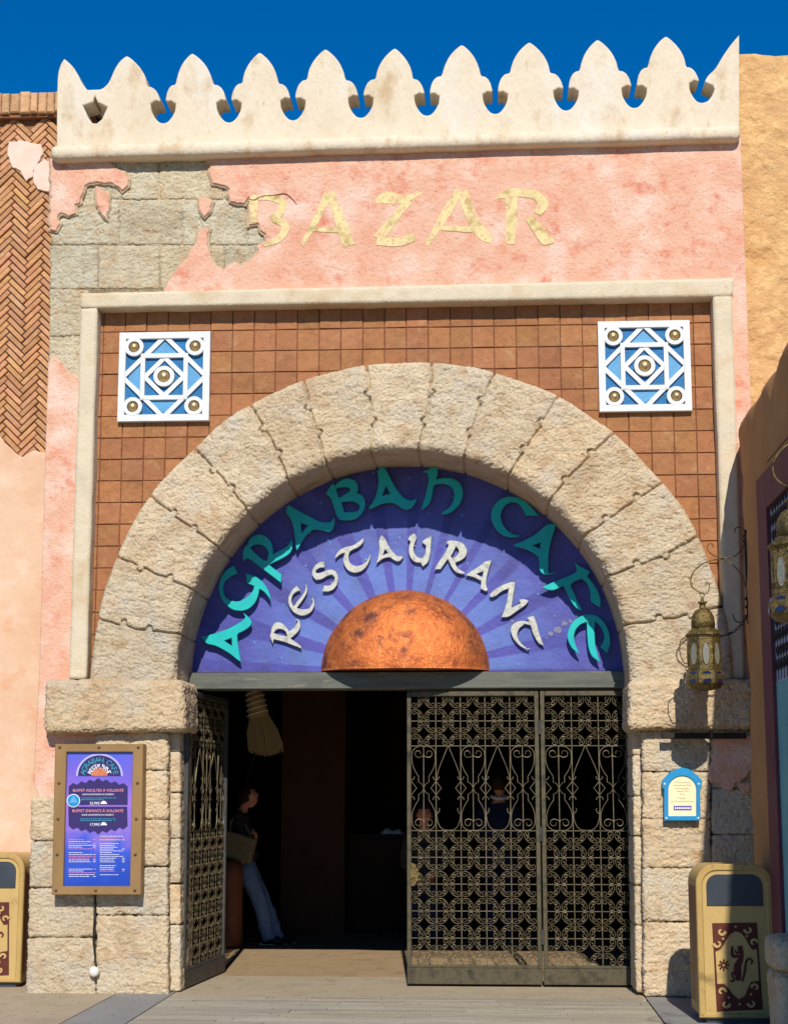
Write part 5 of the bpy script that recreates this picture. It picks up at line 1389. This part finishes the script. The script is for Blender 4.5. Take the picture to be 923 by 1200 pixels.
# shoulder bag
bc = pj(281, 985, -.27)
bg_ = thing('shoulder_bag', 'olive canvas shoulder bag worn by the person leaning inside the doorway', 'bag', pj(281, 1004, -.27))
mb = MB(); c45 = R(-16)
def rotb(v): 
    x = v.x*math.cos(c45)-v.z*math.sin(c45); z = v.x*math.sin(c45)+v.z*math.cos(c45); return Vector((bc.x+x, bc.y+v.y, bc.z-.06-.0+z*1.0))
for l, (xa, xb, za, zb, y0_) in enumerate(((-.17, .16, -.15, .12, -.07),)):
    mb.box(xa, xb, y0_, .07, za, zb, bev=.03, fn=lambda v: rotb(Vector((v.x*(1+.12*(.1-v.z)), v.y, v.z))))
mb.build('bag_body', BAGM, bg_)
mb = MB(); mb.box(-.165, .155, -.092, -.06, .0, .125, bev=.014, fn=rotb); mb.build('flap', BAGM, bg_)
mb = MB(); mb.tube([rotb(Vector((-.14, 0, .09))), pj(270, 965, -.22), pj(277, 953, -.17), pj(283, 951, -.08), pj(284, 955, .08), pj(280, 975, .17)], .012, 6); mb.tube([rotb(Vector((.12, 0, .09))), pj(288, 968, -.2), pj(281, 954, -.16)], .012, 6)
mb.build('strap', BAGM, bg_)
# two people behind the closed gate
def stand(px, headpy, Y, fdir):
    h = P(px, headpy, Y); s = V((-fdir.y, fdir.x, 0)); X, Yb = h.x, h.y; H = h.z
    b = lambda dz, o=0, f_=0: V((X, Yb, 0))+s*o+fdir*f_+V((0, 0, dz))
    return dict(pelvis=b(H-.68), waist=b(H-.50), chest=b(H-.32), neck=b(H-.17), head=h, sh_l=b(H-.24, .18), sh_r=b(H-.24, -.18), el_l=b(H-.52, .21), el_r=b(H-.52, -.21), wr_l=b(H-.60, .08, .17), wr_r=b(H-.62, -.06, .18),
                hip_l=b(H-.76, .09), hip_r=b(H-.76, -.09), kn_l=b((H-.8)*.55, .1, .02), kn_r=b((H-.8)*.55, -.1, .02), an_l=b(.09, .11), an_r=b(.09, -.11), foot_l=b(.03, .12, .18), foot_r=b(.03, -.12, .18))
fd = V((0, -1, 0))
person('person in dark clothes facing out behind the wide gate leaf', stand(497, 955, 4.3, fd), 0, V((0, -1, 0)), JACKET, NAVYC, HAIR, .235, {'l': (V((0, -.6, -.8)), V((0, 0, 1))), 'r': (V((0, -.6, -.8)), V((0, 0, 1)))})
t3 = person('person in navy top with white collar, back turned, behind the wide gate leaf', stand(585, 921, 4.9, V((0, 1, 0))), 0, V((.1, 1, 0)), NAVYC, NAVYC, HAIR, .235, {'l': (V((0, .6, -.8)), V((0, 0, 1))), 'r': (V((0, .6, -.8)), V((0, 0, 1)))})
mb = MB(); q = P(585, 935, 4.9); mb.tube([q+V((.085*math.cos(a), .075*math.sin(a), .012*math.cos(a*2))) for a in [2*PI*i/20 for i in range(20)]], .022, 6, closed=True); mb.build('collar', WCLOTH, t3, smooth=True)

# ================================================================== things inside
q = P(271, 1109, 4.1); 
mb = MB(); prf = [(.13, 0), (.14, .04), (.135, .2), (.13, .5), (.135, .74), (.125, .82), (.09, .88), (.03, .905), (.002, .91)]
mb.lathe(prf, (q.x-.02, q.y, 0), 28); tag(mb.build('pedestal', TERRA, None, smooth=True), 'round topped terracotta post beside the leaning person', 'post')
# counter with white linen at the back
q = P(458, 978, 6.0)
ct = thing('counter', 'dark service counter far inside the doorway', 'counter', (q.x+.8, 6.0, 0))
mb = MB(); mb.box(q.x-.5, q.x+2.2, 6.0, 6.5, 0, q.z-.035); mb.build('counter_body', INWALL, ct)
mb = MB(); mb.box(q.x-.53, q.x+2.23, 5.96, 6.54, q.z-.035, q.z, bev=.008); mb.build('counter_top', BLACKI, ct)
mb = MB()
nn = 16; vs = []; fs = []
for i in range(nn+1):
    for j in range(9):
        u, v = i/nn, j/8; hgt = .1*math.sin(PI*u)*(.7+.3*math.sin(u*9))*math.sin(PI*v)**.6+.004
        vs.append((q.x-.14+.3*u, 5.98+.2*v, q.z+hgt+.008*noise.noise(V((u*8, v*8, 0)))))
for i in range(nn):
    for j in range(8): a = i*9+j; fs.append((a, a+9, a+10, a+1))
mb.add(vs, fs); tag(mb.build('folded_cloth', WCLOTH, None, smooth=True), 'crumpled white cloth lying on the dark counter', 'cloth')
# hanging broom
BYd = 1.9
br_ = thing('broom', 'straw broom hanging head down under the doorway beam', 'broom', P(308, 888, BYd))
c0 = P(296, 800, BYd); c1_ = P(302, 838, BYd); c2_ = P(311, 888, BYd)
rnd = random.Random(8); mb = MB()
for i in range(420):
    a = rnd.uniform(0, 2*PI); rr = math.sqrt(rnd.random()); o0 = V((.075*rr*math.cos(a), .06*rr*math.sin(a), 0)); o1 = V((.17*rr*math.cos(a), .09*rr*math.sin(a), 0))
    o0 += V((.01, 0, 0)); end = c2_+o1+V((0, 0, rnd.uniform(-.0, .09)+.25*abs(o1.x)))
    md = c1_+o0*1.3; st = c1_+o0+V((0, 0, .03)); mm = md.lerp(end, .5)+V((.015*math.cos(a), 0, 0))
    mb.tube([st, mm, end], [.004, .004, .0025], 3, cap=False)
mb.build('bristles', STRAW, br_)
mb = MB(); mb.tube([c0, c0.lerp(c1_, .5), c1_+V((0.01, 0, -.02))], [.07, .085, .098], 16); mb.build('bound_neck', STRAW, br_, smooth=True)
mb = MB()
for k in range(6):
    p = c0.lerp(c1_, .15+.16*k); r_ = .076+.004*k
    mb.tube([p+V((r_*1.02*math.cos(a), r_*math.sin(a), .03*math.cos(a))) for a in [2*PI*i/18 for i in range(18)]], .006, 5, closed=True)
mb.build('binding_cord', CORDM, br_)
mb = MB(); mb.tube([c0, c0+V((-.02, 0, .5))], .012, 8); mb.tube([c2_+V((-.08, 0, .1)), P(289, 918, BYd)], .005, 6); mb.build('stick', BLACKI, br_)
print('cam', CAMP, 'lantern2', P(936, 700, -4.25).x, P(936,700,-3).x, 'lan1', LX)
print('verts', sum(len(o.data.vertices) for o in bpy.data.objects if o.type == 'MESH'))
